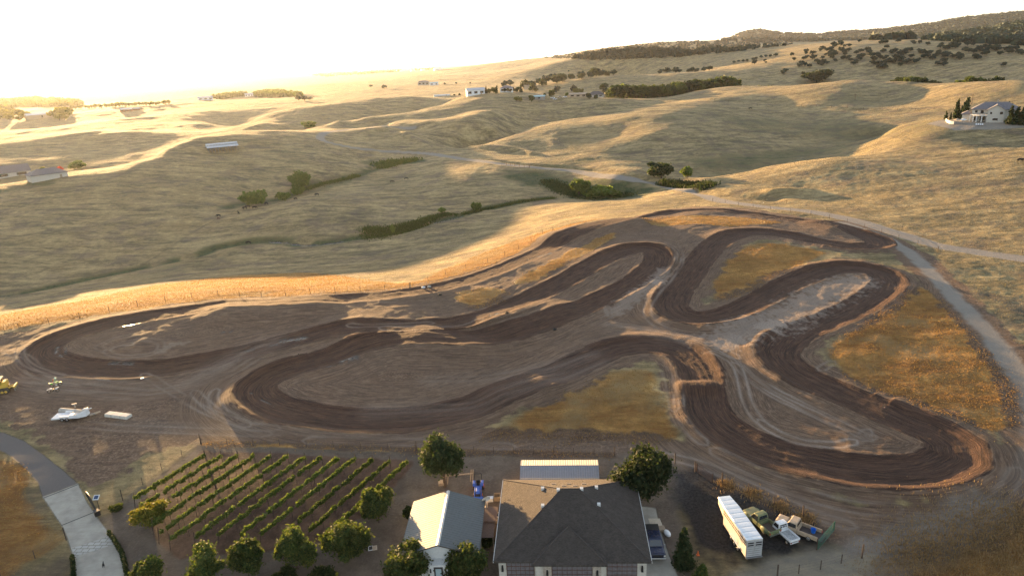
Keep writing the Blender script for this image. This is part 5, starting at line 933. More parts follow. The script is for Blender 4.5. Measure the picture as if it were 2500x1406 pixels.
for j, (rr, zz) in enumerate(((.02, 0), (.25, .03), (.45, .1), (.58, .19))):
    for i in range(16): a = i*math.pi/8; vs.append((rr*math.cos(a), -zz-.05-.35*rr*math.sin(a)*.8, 3.35+rr*math.sin(a)*.85+zz*.4))
for j in range(3): fs += [(j*16+i, j*16+(i+1) % 16, (j+1)*16+(i+1) % 16, (j+1)*16+i) for i in range(16)]
MB().add(vs, fs).build('dish', mat('dish_grey', (.42, .50, .53), .4), t, True); MB().tube([(0, -.1, 2.95), (0, -.65, 3.3)], .02).build('feed_arm', M['steel'], t)
one('storage_box', 'white plastic storage tub on the dirt behind the satellite dish', 'box', 1197, 1222, MB().box(-.4, .4, -.3, .3, 0, .55, -.04, -.04), M['white'])
one('wooden_crate', 'small open timber crate by the rear left corner of the garage', 'crate', 1214, 1218, (lambda b: (b.box(-.45, .45, -.5, -.44, 0, .7), b.box(-.45, .45, .44, .5, 0, .7), b.box(-.45, -.39, -.44, .44, 0, .7), b.box(.39, .45, -.44, .44, 0, .7), b)[-1])(MB()), M['wood'])
one('curved_duct', 'curved tan duct pipe standing against the right wall of the cottage', 'duct', 1188, 1262, MB().tube([(0, 1.0, 0), (0, 1.0, 1.3), (.05, .8, 1.9), (.1, .3, 2.2), (.1, -.4, 2.1), (.05, -.9, 1.5), (0, -1.0, .2)], .2, 10), M['shade'], 0, True)
for i, (px, py, lb) in enumerate(((1196, 1305, 'brown slatted patio cover in the gap between cottage and garage, upper of the two'), (1189, 1345, 'brown slatted patio cover in the gap between cottage and garage, lower of the two'))):
    c = P3(px, py); t = thing('patio_cover', lb, 'patio cover', (c[0]+.1, c[1]+1.3, c[2]), R(-3), 'patio covers between cottage and garage'); s_ = MB(); [s_.box(-.95, .95, y, y+.13, 2.2, 2.26) for y in np.arange(-1.5, 1.5, .17)]; s_.build('slats', mat('brown_slats', (.16, .11, .09), .8), t); [MB().box(x-.05, x+.05, y-.05, y+.05, 0, 2.2).build('post', M['wood'], t) for x in (-.85, .85) for y in (-1.4, 1.4)]; [MB().box(x-.04, x+.04, -1.5, 1.55, 2.08, 2.19).build('beam', M['wood'], t) for x in (-.85, .85)]
for i, (px, py, lb) in enumerate(((905, 1338, 'open black lidded irrigation box set in the dirt left of the cottage trees'), (915, 1337, 'pale closed irrigation box set in the dirt beside the open black one'))):
    c = P3(px, py); t = thing('irrigation_box', lb, 'utility box', c, .2, 'irrigation boxes'); MB().box(-.3, .3, -.42, .42, 0, .06).build('rim', M['white' if i == 0 else 'beige'], t); MB().box(-.22, .22, -.33, .33, .06, .075).build('lid', M['black' if i == 0 else 'shade'], t)
def bench_swing():
    c = P3(1125,1178); t = thing('swing_frame', 'rough timber frame and planks under the dark oak behind the cottage', 'timber frame', c, .1)
    for x in (-2.2, -1.9, 1.4, 1.7): MB().cyl((x, 0, 0), (x+.25, .15, 1.9), .07, .06, 6).build('leg', M['wood'], t)
    MB().box(-2.2, 1.9, -.05, .1, 1.3, 1.42).build('beam', M['wood'], t); MB().box(-3.2, -2.2, -.7, .2, .3, .7).build('seat', M['wood'], t)
bench_swing()
# things left beside the lane on the left
def lay(px0, px1): a = P3(*px0); b = P3(*px1); return ((a[0]+b[0])/2, (a[1]+b[1])/2, (a[2]+b[2])/2), math.atan2(b[1]-a[1], b[0]-a[0]), math.dist(a[:2], b[:2])
c, rz, L = lay((149, 1006), (216, 1013)); t = thing('steel_pipe', 'thick grey pipe lying on the grass behind the white car trailer', 'pipe', c, rz); pb = MB(); n = 18
for r0, fl in ((.48, 0), (.43, 1)):
    vs = [(x, r0*math.cos(a), .5+r0*math.sin(a)) for x in (-L/2, L/2) for a in np.linspace(0, 2*math.pi, n, False)]; fs = [(i, (i+1) % n, n+(i+1) % n, n+i) for i in range(n)]; pb.add(vs, [f[::-1] for f in fs] if fl else fs)
for x in (-L/2, L/2): pb.add([(x, r0*math.cos(a), .5+r0*math.sin(a)) for r0 in (.43, .48) for a in np.linspace(0, 2*math.pi, n, False)], [(i, (i+1) % n, n+(i+1) % n, n+i) for i in range(n)])
pb.build('pipe_wall', M['concrete'], t, True)
one('valve_stump', 'small grey valve standing on top of the thick grey pipe', 'valve', 186, 1003, MB().cyl((0, 0, 0), (0, 0, .5), .14, .14).cyl((0, 0, .5), (0, 0, .58), .3, .3).box(-.4, .4, -.08, .08, .58, .72), M['steel'], .3, lift=.9)
c, rz, L = lay((262, 1012), (317, 1020)); t = thing('culvert_trough', 'long pale concrete trough lying in the dry grass right of the white car trailer', 'trough', c, rz); bev(MB().box(-L/2, L/2, -.65, .65, 0, .55, .05, .08).build('trough', mat('pale_concrete', (.56, .53, .47), .85, 0, .1, 3), t), .04)
for x in (-L*.2, L*.2): MB().box(x-.04, x+.04, -.67, .67, 0, .57, .0, .08).build('band', M['steel'], t)
one('timber_offcut', 'short pale timber beam lying between the grey pipe and the trough', 'timber', 232, 1008, MB().box(-.85, .85, -.15, .15, 0, .25), M['shade'], .75)
one('plank', 'small white plank in the grass behind the grey pipe', 'plank', 214, 996, MB().box(-.6, .6, -.1, .1, 0, .1), M['white'], .55)
one('cardboard_scrap', 'small white scrap lying on the dirt below the left loop of the track', 'litter', 348, 927, MB().box(-.35, .35, -.2, .2, 0, .12, .1, .05), M['white'], .5)
for px, py, lb in ((1034, 703, 'white sack on the far edge of the track where the ridge fence ends'), (1048, 701, 'grey sack beside the white one at the end of the ridge fence')): one('sack', lb, 'sack', px, py, MB().ball((0, 0, .3), (.5, .32, .3), 10, 6), M['white' if px == 1034 else 'concrete'], .2, True, 'sacks by the track')
for px, py, lb in ((1075, 722, 'black tyre in the dirt left of the small grass island'), (1239, 780, 'black tyre at the foot of the middle jump'), (1354, 807, 'black tyre on the inner edge of the centre track lane')): one('track_tyre', lb, 'tyre', px, py, (lambda b: ([b.cyl((math.cos(a)*.33, math.sin(a)*.33, .14), (math.cos(a+.5236)*.33, math.sin(a+.5236)*.33, .14), .14, .14, 8) for a in np.arange(0, 6.28, .5236)], b)[1])(MB()), M['rubber'], 0, True, 'old tyres marking the track')
def water_post(): 
    c = P3(731,877); o = MB().cyl((0, 0, 0), (0, 0, 1.1), .05).box(-.1, .1, -.1, .1, 1.1, 1.25).build('marker_post', M['post']); o.location = c; tag(o, 'single short dark post in the dirt between the two left loops of the track', 'post')
water_post()

def ground_strip(name, quad, nu, nv, m, lift):
    q = [np.array(p, float) for p in quad]; pts = [tuple((q[0]*(1-u)+q[1]*u)*(1-v)+(q[3]*(1-u)+q[2]*u)*v) for v in np.linspace(0, 1, nv+1) for u in np.linspace(0, 1, nu+1)]
    P = P3s(pts); w = nu+1; o = MB().add([(a, b, c+lift) for a, b, c in P], [(j*w+i, (j+1)*w+i, (j+1)*w+i+1, j*w+i+1) for j in range(nv) for i in range(nu)]).build(name, m); o['kind'] = 'structure'; return o
k = NT('driveway_pavers'); bt = k.new('TexBrick'); k.l.new(k.coord('Object', (1, 1, 1), rot=(0, 0, R(4))), bt.inputs['Vector']); bt.inputs['Scale'].default_value = 1.0; bt.inputs['Brick Width'].default_value = .9; bt.inputs['Row Height'].default_value = .6; bt.inputs['Mortar Size'].default_value = .05
k.put(bt.inputs['Color1'], (.42, .41, .37)); k.put(bt.inputs['Color2'], (.36, .35, .32)); k.put(bt.inputs['Mortar'], (.20, .18, .15)); k.put(k.b.inputs['Base Color'], bt.outputs[0]); k.b.inputs['Roughness'].default_value = .9
ground_strip('paving_band', [(176, 1338), (268, 1308), (278, 1328), (184, 1358)], 10, 3, k.m, .02)
for a_, b_ in (((106, 1214), (190, 1181)), ((150, 1281), (232, 1248))): ground_strip('paving_joint', [a_, b_, (b_[0]+1, b_[1]+1.5), (a_[0]+1, a_[1]+1.5)], 10, 1, M['trim'], .015)
# ------------------------------------------------------------ houses, barns and sheds in the hills
def house(name, lb, x0, x1, yb, d, h, roof='hip', rh=None, wall=None, rm=None, turn=0, cat='house', win=3, group=None, awn=False):
    """building whose near wall spans pixels x0..x1 along its foot yb"""
    a = P3((x0+x1)/2, yb); dist = math.hypot(a[0], a[1]); az = math.atan2(a[0], a[1]); w = (x1-x0)*math.hypot(dist, HC-a[2])/F*math.cos(az)**0; rz = -az+R(turn); rh = rh or w*.12
    cx = a[0]+math.sin(az)*d/2; cy = a[1]+math.cos(az)*d/2; hs = [relief(np.array([cx+i*w*.5*math.cos(rz)-j*d*.5*math.sin(rz)]), np.array([cy+i*w*.5*math.sin(rz)+j*d*.5*math.cos(rz)]))[0] for i in (-1, 0, 1) for j in (-1, 1)]
    t = thing(name, lb, cat, (cx, cy, a[2]), rz, group); wall = wall or M['stucco']; rm = rm or M['rooftile']; W = w/2; D = d/2; o = .5
    low = min(hs)-a[2]-.5
    b = MB(); b.box(-W, W, -D, D, low, h)
    if roof == 'gable': b.add([(-W, -D, h), (-W, D, h), (-W, 0, h+rh), (W, -D, h), (W, D, h), (W, 0, h+rh)], [(0, 2, 1), (3, 4, 5)])
    b.build('wall', wall, t); e = h-.05
    if roof == 'hip':
        k = min(W, D)*.98; fx = max(W+o-k, .3) if W > D else .3; fy = 0 if W > D else D-W
        P = [(-W-o, -D-o, e), (W+o, -D-o, e), (W+o, D+o, e), (-W-o, D+o, e)]; Q = [(-fx, -fy, h+rh), (fx, -fy, h+rh), (fx, fy+.01, h+rh), (-fx, fy+.01, h+rh)]
        MB().add(P+Q+[(p[0], p[1], e-.25) for p in P], [(0, 1, 5, 4), (1, 2, 6, 5), (2, 3, 7, 6), (3, 0, 4, 7), (4, 5, 6, 7), (11, 10, 9, 8), (8, 9, 1, 0), (9, 10, 2, 1), (10, 11, 3, 2), (11, 8, 0, 3)]).build('roof', rm, t)
    else:
        MB().add([(-W-o, -D-o, e), (W+o, -D-o, e), (W+o, 0, h+rh), (-W-o, 0, h+rh), (W+o, D+o, e), (-W-o, D+o, e), (-W-o, -D-o, e-.2), (W+o, -D-o, e-.2), (W+o, 0, h+rh-.2), (-W-o, 0, h+rh-.2), (W+o, D+o, e-.2), (-W-o, D+o, e-.2)],
            [(0, 1, 2, 3), (3, 2, 4, 5), (9, 8, 7, 6), (11, 10, 8, 9), (0, 6, 7, 1), (5, 4, 10, 11), (0, 3, 9, 6), (3, 5, 11, 9), (1, 7, 8, 2), (2, 8, 10, 4)]).build('roof', rm, t)
    for i in range(win):
        x = -W+w*(i+.5)/win; q = MB().box(x-w*.09 if win > 1 else x-1, x+w*.09 if win > 1 else x+1, -D-.06, -D-.01, h*.32, h*.78).build('window', M['trim'], t)
        MB().box(x-w*.07 if win > 1 else x-.8, x+w*.07 if win > 1 else x+.8, -D-.1, -D-.065, h*.38, h*.72).build('pane', M['glass'], q)
    MB().box(W*.55, W*.55+1.1, -D-.07, -D-.01, 0, min(2.2, h*.8)).build('door', M['wood'], t); return t, W, D
M['rooftile'] = mat('grey_roof_tiles', (.16, .15, .16), .85, 0, .15, 3); M['roofpale'] = mat('pale_metal_roof', (.45, .47, .50), .4, .3, .1, 3); M['roofblue'] = mat('blue_tarp_roof', (.25, .42, .45), .45, 0, .15, 3); M['redwall'] = mat('red_barn_wall', (.25, .09, .05), .8, 0, .15, 3); M['roofdark'] = mat('dark_slate_roof', (.06, .065, .08), .8, 0, .15, 3)
house('farmhouse', 'large farmhouse with steep grey gable roof, cut by the left edge of the photo', -40, 52, 436, 11, 3.6, 'gable', 4.6, M['stucco'], M['rooftile'], 8)
house('outbuilding', 'small square outbuilding with a low grey hip roof, right of the large farmhouse', 86, 150, 440, 10, 3.3, 'hip', 2.6, M['stucco'], M['rooftile'], 12, cat='outbuilding', win=0)
house('barn', 'long pale roofed barn among the hazy trees at far left', 76, 127, 290, 20, 7, 'gable', 3, M['tan'], M['roofpale'], 10, cat='barn', win=1)
house('farmhouse', 'farmhouse with reddish walls and a bright roof, alone on the hazy left hillside', 299, 322, 273, 12, 4, 'gable', 2.4, M['redwall'], M['roofpale'], -12)
house('shed', 'low pale roofed shed just right of the reddish farmhouse', 324, 340, 270, 8, 3, 'gable', 1.5, M['redwall'], M['roofpale'], -12, cat='shed', win=0)
house('farmhouse', 'white farmhouse on the hazy crest at left, beside a dark orchard', 486, 516, 245, 14, 5, 'gable', 3, M['white'], M['roofpale'], 10)
house('farmhouse', 'small white farmhouse between the two dark orchard strips', 600, 617, 236, 12, 5, 'gable', 3, M['white'], M['roofpale'], 0)
house('farmhouse', 'grey two part farmhouse on the far crest, left of the pale blue one', 1021, 1047, 209, 14, 7, 'hip', 3, M['concrete'], M['rooftile'], 0)
house('farmhouse', 'pale blue roofed building on the far crest, right of the grey farmhouse', 1050, 1070, 209, 12, 5, 'gable', 2, M['white'], M['roofblue'], 0, win=2)
for i, (x0, x1, y) in enumerate(((968, 994, 175), (1003, 1013, 174), (1028, 1038, 173), (1060, 1080, 172), (875, 885, 178))):
    house('packing_shed', 'long white roofed shed on the hazy plain, ' + ['largest of the group', 'small one right of the largest', 'third from the left of its group', 'rightmost of its group', 'alone at the left of its group'][i], x0, x1, y, 40, 8, 'gable', 4, M['white'], M['roofpale'], 5, cat='shed', win=0, group='white sheds on the plain')
house('ranch_house', 'long white ranch house on the hill shoulder left of the tall garden trees', 1140, 1182, 233, 10, 5.2, 'gable', 2.2, M['white'], M['roofpale'], 6)
house('hay_cover', 'long flat white roofed cover low on the slope left of the white ranch house', 1060, 1097, 235, 6, 1.6, 'gable', .7, M['white'], M['roofpale'], 2, cat='shed', win=0)
house('ranch_house', 'ranch house hidden behind a tall hedge of trees with grey roof', 1222, 1252, 226, 12, 4.5, 'hip', 2.4, M['white'], M['rooftile'], 0)
house('storage_shed', 'tan flat storage building between the dark garden trees on the middle hill', 1280, 1292, 219, 8, 6, 'gable', .6, M['shade'], M['tan'], 0, cat='shed', win=0)
house('carport', 'open shed with a pale turquoise roof at the end of the hill driveway', 1305, 1330, 244, 9, 3.2, 'gable', 1.0, M['steel'], M['roofblue'], -6, cat='shed', win=1)
house('ranch_house', 'large ranch house with dark hipped roof among trees on the middle hill', 1436, 1474, 238, 16, 3.6, 'hip', 4.4, M['stucco'], M['roofdark'], -8)
house('ranch_house', 'low tan wing of buildings left of the dark roofed ranch house', 1392, 1432, 238, 8, 3.0, 'gable', 1.2, M['tan'], M['shade'], -4)
def arena():
    A = P3(511, 374); B = P3(580, 368); az = math.atan2(B[1]-A[1], B[0]-A[0]); L = math.dist(A[:2], B[:2]); t = thing('open_arena_barn', 'long open sided barn with a stepped pale metal roof on the left hill', 'barn', A, az); D = 9.5
    for x in np.linspace(0, L, 10):
        for y, h in ((0, 3.2), (D, 3.2), (D/2, 4.8)):
            px, py = A[0]+x*math.cos(az)-y*math.sin(az), A[1]+x*math.sin(az)+y*math.cos(az); MB().box(x-.13, x+.13, y-.13, y+.13, hz(px, py)-A[2]-.3, h).build('post', M['steel'], t)
    rr = stripes('arena_roof_ribs', (.44, .49, .53), 1.0, 0, .03, .45, .3, .85)
    for y0, z0, y1, z1 in ((-1.0, 3.1, 2.6, 4.1), (2.4, 4.5, D/2, 5.2), (D/2, 5.2, D-2.4, 4.5), (D-2.6, 4.1, D+1, 3.1)):
        MB().add([(-1, y0, z0), (L+1, y0, z0), (L+1, y1, z1), (-1, y1, z1), (-1, y0, z0-.15), (L+1, y0, z0-.15), (L+1, y1, z1-.15), (-1, y1, z1-.15)], [(0, 1, 2, 3), (7, 6, 5, 4), (0, 4, 5, 1), (2, 6, 7, 3), (1, 5, 6, 2), (3, 7, 4, 0)]).build('roof', rr, t)
    for z in (.5, 1.0, 1.5): MB().box(0, L, -.05, .05, z, z+.1).build('rail', M['rust'], t)
arena()
def mansion():
    a = P3(2428, 300); az = math.atan2(a[0], a[1]); rz = -az; t = thing('mansion', 'two storey pale house with curved balcony porch on the right hilltop', 'house', (a[0], a[1], a[2]), rz); S = M['stucco']; rf = M['rooftile']
    def hip(x0, x1, y0, y1, e, h, k=None, nm='roof'):
        k = k or min(x1-x0, y1-y0)/2; f = (x1-x0) >= (y1-y0); o = .6; cx, cy = (x0+x1)/2, (y0+y1)/2; q = [(x0+k, cy), (x1-k, cy)] if f else [(cx, y0+k), (cx, y1-k)]
        vs = [(x0-o, y0-o, e), (x1+o, y0-o, e), (x1+o, y1+o, e), (x0-o, y1+o, e)]+[(u, v, h) for u, v in q]; fs = [(0, 1, 5, 4), (1, 2, 5), (2, 3, 4, 5), (3, 0, 4)] if f else [(0, 1, 4), (1, 2, 5, 4), (2, 3, 5), (3, 0, 4, 5)]
        MB().add(vs+[(v[0], v[1], e-.25) for v in vs[:4]], fs+[(9, 8, 7, 6), (6, 7, 1, 0), (7, 8, 2, 1), (8, 9, 3, 2), (9, 6, 0, 3)]).build(nm, rf, t)
    MB().box(-10, 9, 4.5, 14, -1, 6.0).build('main_wall', S, t); hip(-10, 9, 4.5, 14, 6, 9.2)
    w = MB().box(-3.4, 3.4, 0, 6, -1, 6.2); w.add([(-3.4, 0, 6.2), (3.4, 0, 6.2), (0, 0, 8.3)], [(0, 1, 2)]); w.build('gable_wing', S, t)
    MB().add([(-4, -.5, 6.0), (0, -.5, 8.5), (4, -.5, 6.0), (-4, 9, 6.0), (0, 9, 8.5), (4, 9, 6.0), (-4, -.5, 5.8), (0, -.5, 8.3), (4, -.5, 5.8), (-4, 9, 5.8), (0, 9, 8.3), (4, 9, 5.8)], [(0, 1, 4, 3), (1, 2, 5, 4), (9, 10, 7, 6), (10, 11, 8, 7), (6, 7, 1, 0), (7, 8, 2, 1)]).build('gable_roof', rf, t)
    MB().box(9, 19, 5, 13, -1, 3.6).build('garage_wing', S, t); hip(9, 19, 5, 13, 3.6, 5.6, None, 'wing_roof')
    MB().box(-14, -10, 6, 13, -1, 3.6).build('side_wing', S, t); hip(-14, -10, 6, 13, 3.6, 5.0, None, 'side_roof')
    arc = [(-3.4+(-7.2)*(i/10), .4+3.6*(1-math.sin(math.pi*(.5+.5*i/10)))) for i in range(11)]; dk = MB(); pr = arc+[(-10.6, 4.5), (-3.4, 4.5)]
    for z0, z1, m_, nm in ((3.1, 3.5, M['stuccow'], 'balcony'), (3.5, 4.2, M['trim'], 'balcony_rail')):
        if nm == 'balcony': MB().prism([(x, y) for x, y in pr], z0, z1).build(nm, m_, t) if 0 else MB().add([(x, y, z0) for x, y in pr]+[(x, y, z1) for x, y in pr], [tuple(range(13)), tuple(range(13, 26))[::-1]]+[(i, (i+1) % 13, 13+(i+1) % 13, 13+i) for i in range(13)]).build(nm, m_, t)
        else: MB().tube([(x, y, 4.3) for x, y in arc], .08).tube([(x, y, 3.9) for x, y in arc], .05).build(nm, m_, t)
    for i in (0, 3, 6, 8, 10): MB().box(arc[i][0]-.25, arc[i][0]+.25, arc[i][1], arc[i][1]+.45, -.6, 3.1).build('column', M['stuccow'], t)
    for x0, x1, y, z0, z1 in ((-2.6, -1.5, 0, 3.9, 5.2), (1.4, 2.9, 0, 3.8, 5.3), (-1.2, 1.2, 0, .9, 2.2), (-9, -7.6, 4.5, 4.2, 5.5), (-6.6, -5.0, 4.5, 4.0, 5.6), (-9.5, -7.3, 4.5, .3, 2.5), (-6.6, -4.2, 4.5, .3, 2.6), (4.6, 6.0, 4.5, 4.3, 5.4), (12, 15, 5, .2, 2.5)):
        q = MB().box(x0, x1, y-.08, y-.01, z0, z1).build('window', M['stuccow'], t); MB().box(x0+.12, x1-.12, y-.12, y-.085, z0+.12, z1-.12).build('pane', M['glass'], q)
    MB().box(-.3, .3, 9, 9.6, 8.4, 10.2).build('chimney', M['stone'], t)
mansion()
def garden():
    p = [P3(x, y) for x, y in ((2309, 296), (2312, 300), (2319, 303), (2328, 304))]; b = MB()
    for q, r in zip(p, p[1:]): b.add([(q[0], q[1], q[2]-1), (r[0], r[1], r[2]-1), (r[0], r[1], r[2]+1.4), (q[0], q[1], q[2]+1.4), (q[0]+.2, q[1]+.5, q[2]-1), (r[0]+.2, r[1]+.5, r[2]-1), (r[0]+.2, r[1]+.5, r[2]+1.4), (q[0]+.2, q[1]+.5, q[2]+1.4)], [(0, 1, 2, 3), (7, 6, 5, 4), (3, 2, 6, 7), (1, 5, 6, 2), (0, 3, 7, 4)])
    tag(b.build('retaining_wall', M['stuccow']), 'curved pale retaining wall below the hilltop lawn', 'wall')
    for px, m_, lb in ((2335, 'shade', 'pinkish patio umbrella on the hilltop terrace, left of the two'), (2350, 'stuccow', 'cream patio umbrella on the hilltop terrace, right of the two')):
        c = P3(px, 304); t = thing('patio_umbrella', lb, 'umbrella', c, 0, 'umbrellas on the hilltop terrace'); MB().cyl((0, 0, 0), (0, 0, 2.6), .05).build('pole', M['steel'], t); MB().cyl((0, 0, 2.1), (0, 0, 2.9), 1.7, .05, 8).build('canopy', M[m_], t)
    c = P3(2328, 309); t = thing('round_table', 'dark patio table standing below the pinkish umbrella', 'table', c); MB().cyl((0, 0, .7), (0, 0, .76), 1.0, 1.0, 14).build('top', M['black'], t); MB().cyl((0, 0, 0), (0, 0, .7), .08).build('leg', M['black'], t)
    for i, x in enumerate((2383, 2388, 2393, 2398)):
        c = P3(x, 307); t = thing('lounge_chair', 'white lounge chair in the row beside the hilltop pool terrace', 'chair', c, -.6, 'lounge chairs on the terrace'); MB().box(-.3, .3, -.9, .5, .3, .38).build('seat', M['white'], t); MB().prism([(.5, .34), (1.0, .8), (1.0, .7), (.55, .28)], -.3, .3).build('backrest', M['white'], t)
garden()
# ------------------------------------------------------------ middle distance trees
FT = {}
def ft(kind, k):
    key = (kind, k)
    if key not in FT:
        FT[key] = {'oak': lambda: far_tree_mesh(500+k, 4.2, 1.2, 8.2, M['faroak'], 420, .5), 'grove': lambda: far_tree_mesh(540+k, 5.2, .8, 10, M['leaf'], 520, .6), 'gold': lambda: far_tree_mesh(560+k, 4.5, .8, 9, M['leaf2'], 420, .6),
            'conifer': lambda: far_tree_mesh(580+k, 2.4, .6, 10, M['leafd'], 700, .4, 'cone'), 'willow': lambda: far_tree_mesh(600+k, 3.6, 1.0, 8.5, M['leafb'], 1500, .3), 'bush': lambda: far_tree_mesh(620+k, 2.6, 0, 3.0, M['leafb'], 900, .3, trunk=False), 'dark': lambda: far_tree_mesh(640+k, 4.4, .6, 7.8, M['leaf'], 2400, .3), 'orch': lambda: far_tree_mesh(660+k, 3.2, .8, 5.5, M['leafy'], 260, .6), 'red': lambda: far_tree_mesh(680+k, 1.4, .8, 3, M['redleaf'], 300, .25)}[kind]()
    return FT[key]
ROOT = {}
def tree(kind, name, lb, px, py, hpx=None, h=None, wid=1.0, group=None, cat='tree', seed=None, P=None):
    p = P or P3(px, py); k = (seed if seed is not None else rnd.randrange(4)) % 4; me = ft(kind, k); H = {'oak': 8.8, 'grove': 10.8, 'gold': 9.6, 'conifer': 10.6, 'willow': 9.3, 'bush': 3.2, 'dark': 8.6, 'orch': 6, 'red': 3.3}[kind]
    if h is None: h = hpx*math.sqrt(p[0]**2+p[1]**2+(HC-p[2])**2)/F*1.02
    s = h/H; o = bpy.data.objects.new(name, me); SC.collection.objects.link(o); o.location = p; o.scale = (s*wid, s*wid, s); o.rotation_euler = (0, 0, rnd.uniform(0, 6.28)); return tag(o, lb, cat, group)
tree('willow','willow_tree','tall bright green tree on the upper creek, tallest in the left valley',738,470,60,wid=1.15)
tree('bush','willow_bush','round green bush on the upper creek bank left of the tall green tree',622,502,32,wid=1.05,cat='shrub'); tree('bush','willow_bush','low green bush between the tall creek tree and the round bush',692,490,18,wid=1.1,cat='shrub',seed=1)
tree('bush','willow_bush','low green growth at the foot of the tall creek tree',728,474,22,wid=1.0,cat='shrub',seed=2); tree('bush','willow_bush','green bush standing alone under the lit crest left of the road loop',757,313,15,wid=1.3,cat='shrub',seed=3)
tree('dark','oak_tree','broad dark green oak just above the gravel road',1614,436,43,wid=1.55); tree('willow','willow_tree','rounded mid green tree just right of the broad oak above the road',1677,437,33,wid=1.3,seed=2)
tree('willow','willow_tree','bright yellow green tree in the dark hollow below the gravel road',1413,474,48,wid=1.2,seed=1)
for i, (x, y, h_) in enumerate(((1455, 474, 26), (1480, 474, 22), (1440, 476, 20), (1505, 474, 15), (1470, 470, 24))): tree('bush', 'hollow_shrub', f"dark shrub in the hollow below the road, {['next to the bright tree', 'in the middle of the clump', 'lowest at the near edge', 'rightmost of the clump', 'at the back of the clump'][i]}", x, y, h_, wid=1.3, cat='shrub', seed=i, group='shrubs in the road hollow')
tree('bush','creek_bush','small green bush on the creek right of the reedy pond',1163,512,20,wid=.75,cat='shrub'); tree('bush','creek_bush','tiny bush on the creek bank at the right end of the reeds',1078,520,12,wid=.9,cat='shrub',seed=1)
tree('willow','young_tree','small bright green tree growing out of the reeds',960,572,26,wid=.7,seed=3)
tree('bush','yellow_bush','hazy yellow green bush beside the left hill driveway',190,412,15,wid=1.3,cat='shrub',seed=2); tree('orch','bronze_tree','small bronze tree behind the square outbuilding',104,420,10,seed=1); tree('red','red_tree','small red leaved tree right of the outbuilding roof',147,424,15)
for i, (x, y, h_) in enumerate(((730, 247, 12), (744, 247, 13), (757, 246, 9), (905, 214, 7), (938, 217, 9))): tree('oak', 'oak_tree', ['dark oak beside two others at the end of the orchard, left one', 'dark oak beside two others at the end of the orchard, middle one', 'dark oak beside two others at the end of the orchard, right one', 'small dark oak alone on the far left meadow', 'wide dark oak alone on the far meadow left of the farmhouses'][i], x, y, h_, wid=1.3 if i < 4 else 1.7)
for i, (x, y, h_, w_) in enumerate(((2309, 291, 17, .8), (2320, 291, 13, .8), (2334, 290, 38, .75), (2356, 290, 40, .9), (2346, 290, 26, .9), (2374, 290, 18, .4), (2464, 304, 34, 1), (2479, 305, 33, .9), (2493, 306, 35, .9), (2408, 274, 12, 1.2), (2461, 268, 15, 1), (2470, 268, 12, 1))):
    tree('conifer', 'conifer', ['small conifer at the left tip of the hilltop garden', 'low conifer beside the leftmost one on the hilltop', 'tall pointed conifer left of the hilltop lawn', 'tallest broad conifer beside the hilltop lawn', 'conifer between the two tall ones by the lawn', 'narrow dark conifer against the left wing of the mansion', 'bronze green conifer just right of the mansion', 'conifer in the middle of the three right of the mansion', 'conifer nearest the right edge of the photo', 'conifer top behind the left roof of the mansion', 'conifer behind the right roof of the mansion', 'smaller conifer behind the right roof of the mansion'][i], x, y, h_, wid=w_, group='conifers round the mansion', seed=i)
GR = 'garden trees round the hill houses'
for i, (x, y, h_, kd) in enumerate(((1187, 228, 16, 'conifer'), (1195, 229, 12, 'gold'), (1205, 228, 14, 'gold'), (1213, 229, 18, 'conifer'), (1232, 226, 11, 'grove'), (1242, 226, 11, 'grove'), (1252, 226, 12, 'grove'), (1262, 226, 13, 'grove'), (1272, 226, 17, 'conifer'), (1300, 224, 20, 'grove'), (1308, 226, 11, 'grove'), (1298, 250, 16, 'gold'), (1346, 238, 18, 'gold'), (1360, 226, 16, 'oak'), (1352, 230, 13, 'oak'), (1262, 248, 12, 'orch'), (1270, 248, 10, 'orch'), (1400, 226, 18, 'oak'), (1408, 232, 16, 'gold'), (1420, 230, 12, 'gold'), (1438, 243, 16, 'grove'), (1455, 243, 11, 'grove'), (1474, 224, 20, 'grove'), (1482, 238, 20, 'grove'), (1490, 240, 14, 'gold'), (1330, 236, 8, 'gold'), (1384, 236, 9, 'gold'), (1232, 214, 16, 'oak'), (1246, 212, 17, 'oak'), (1122, 234, 6, 'grove'), (1109, 235, 5, 'grove'), (1114, 206, 5, 'oak'), (1148, 206, 5, 'oak'), (1086, 208, 6, 'oak'))):
    kn = {'conifer': 'pointed dark conifer', 'gold': 'light green leafy tree', 'grove': 'dark round tree', 'oak': 'dark spreading oak', 'orch': 'thin bronze tree'}[kd]; nb = 'by the white ranch house' if x < 1225 else 'in the hedge before the hidden ranch house' if x < 1280 else 'near the tan storage building' if x < 1312 else 'by the turquoise roofed carport' if x < 1375 else 'round the dark roofed ranch house'
    if y < 222: nb = 'on the slope behind the hill houses'
    tree(kd, 'garden_tree', f'{kn} {nb}', x, y, h_, group=GR, seed=i)
BELT = 'oaks in the creek belt'
def belt(x0, y0, x1, y1, n, h0, h1, kinds, lb, group=BELT, dj=.03, jx=6):
    for i in range(n):
        f_ = (i+.5)/n; x = x0+(x1-x0)*f_+rnd.uniform(-jx, jx); yy = y0+(y1-y0)*f_; aa, _ = azd(x, 700, 0); d = rnd.uniform(1-dj, 1+dj)*(BD0+(BD1-BD0)*f_); X = float(np.sin(aa)*d); Y = float(np.cos(aa)*d)
        kd = rnd.choice(kinds); tree(kd, 'creek_oak', {'grove': 'dark round oak ', 'gold': 'lighter green leafy tree ', 'oak': 'dark spreading oak '}[kd]+lb, 0, 0, h=rnd.uniform(h0, h1), P=(X, Y, hz(X, Y)), wid=rnd.uniform(1, 1.35), group=group)
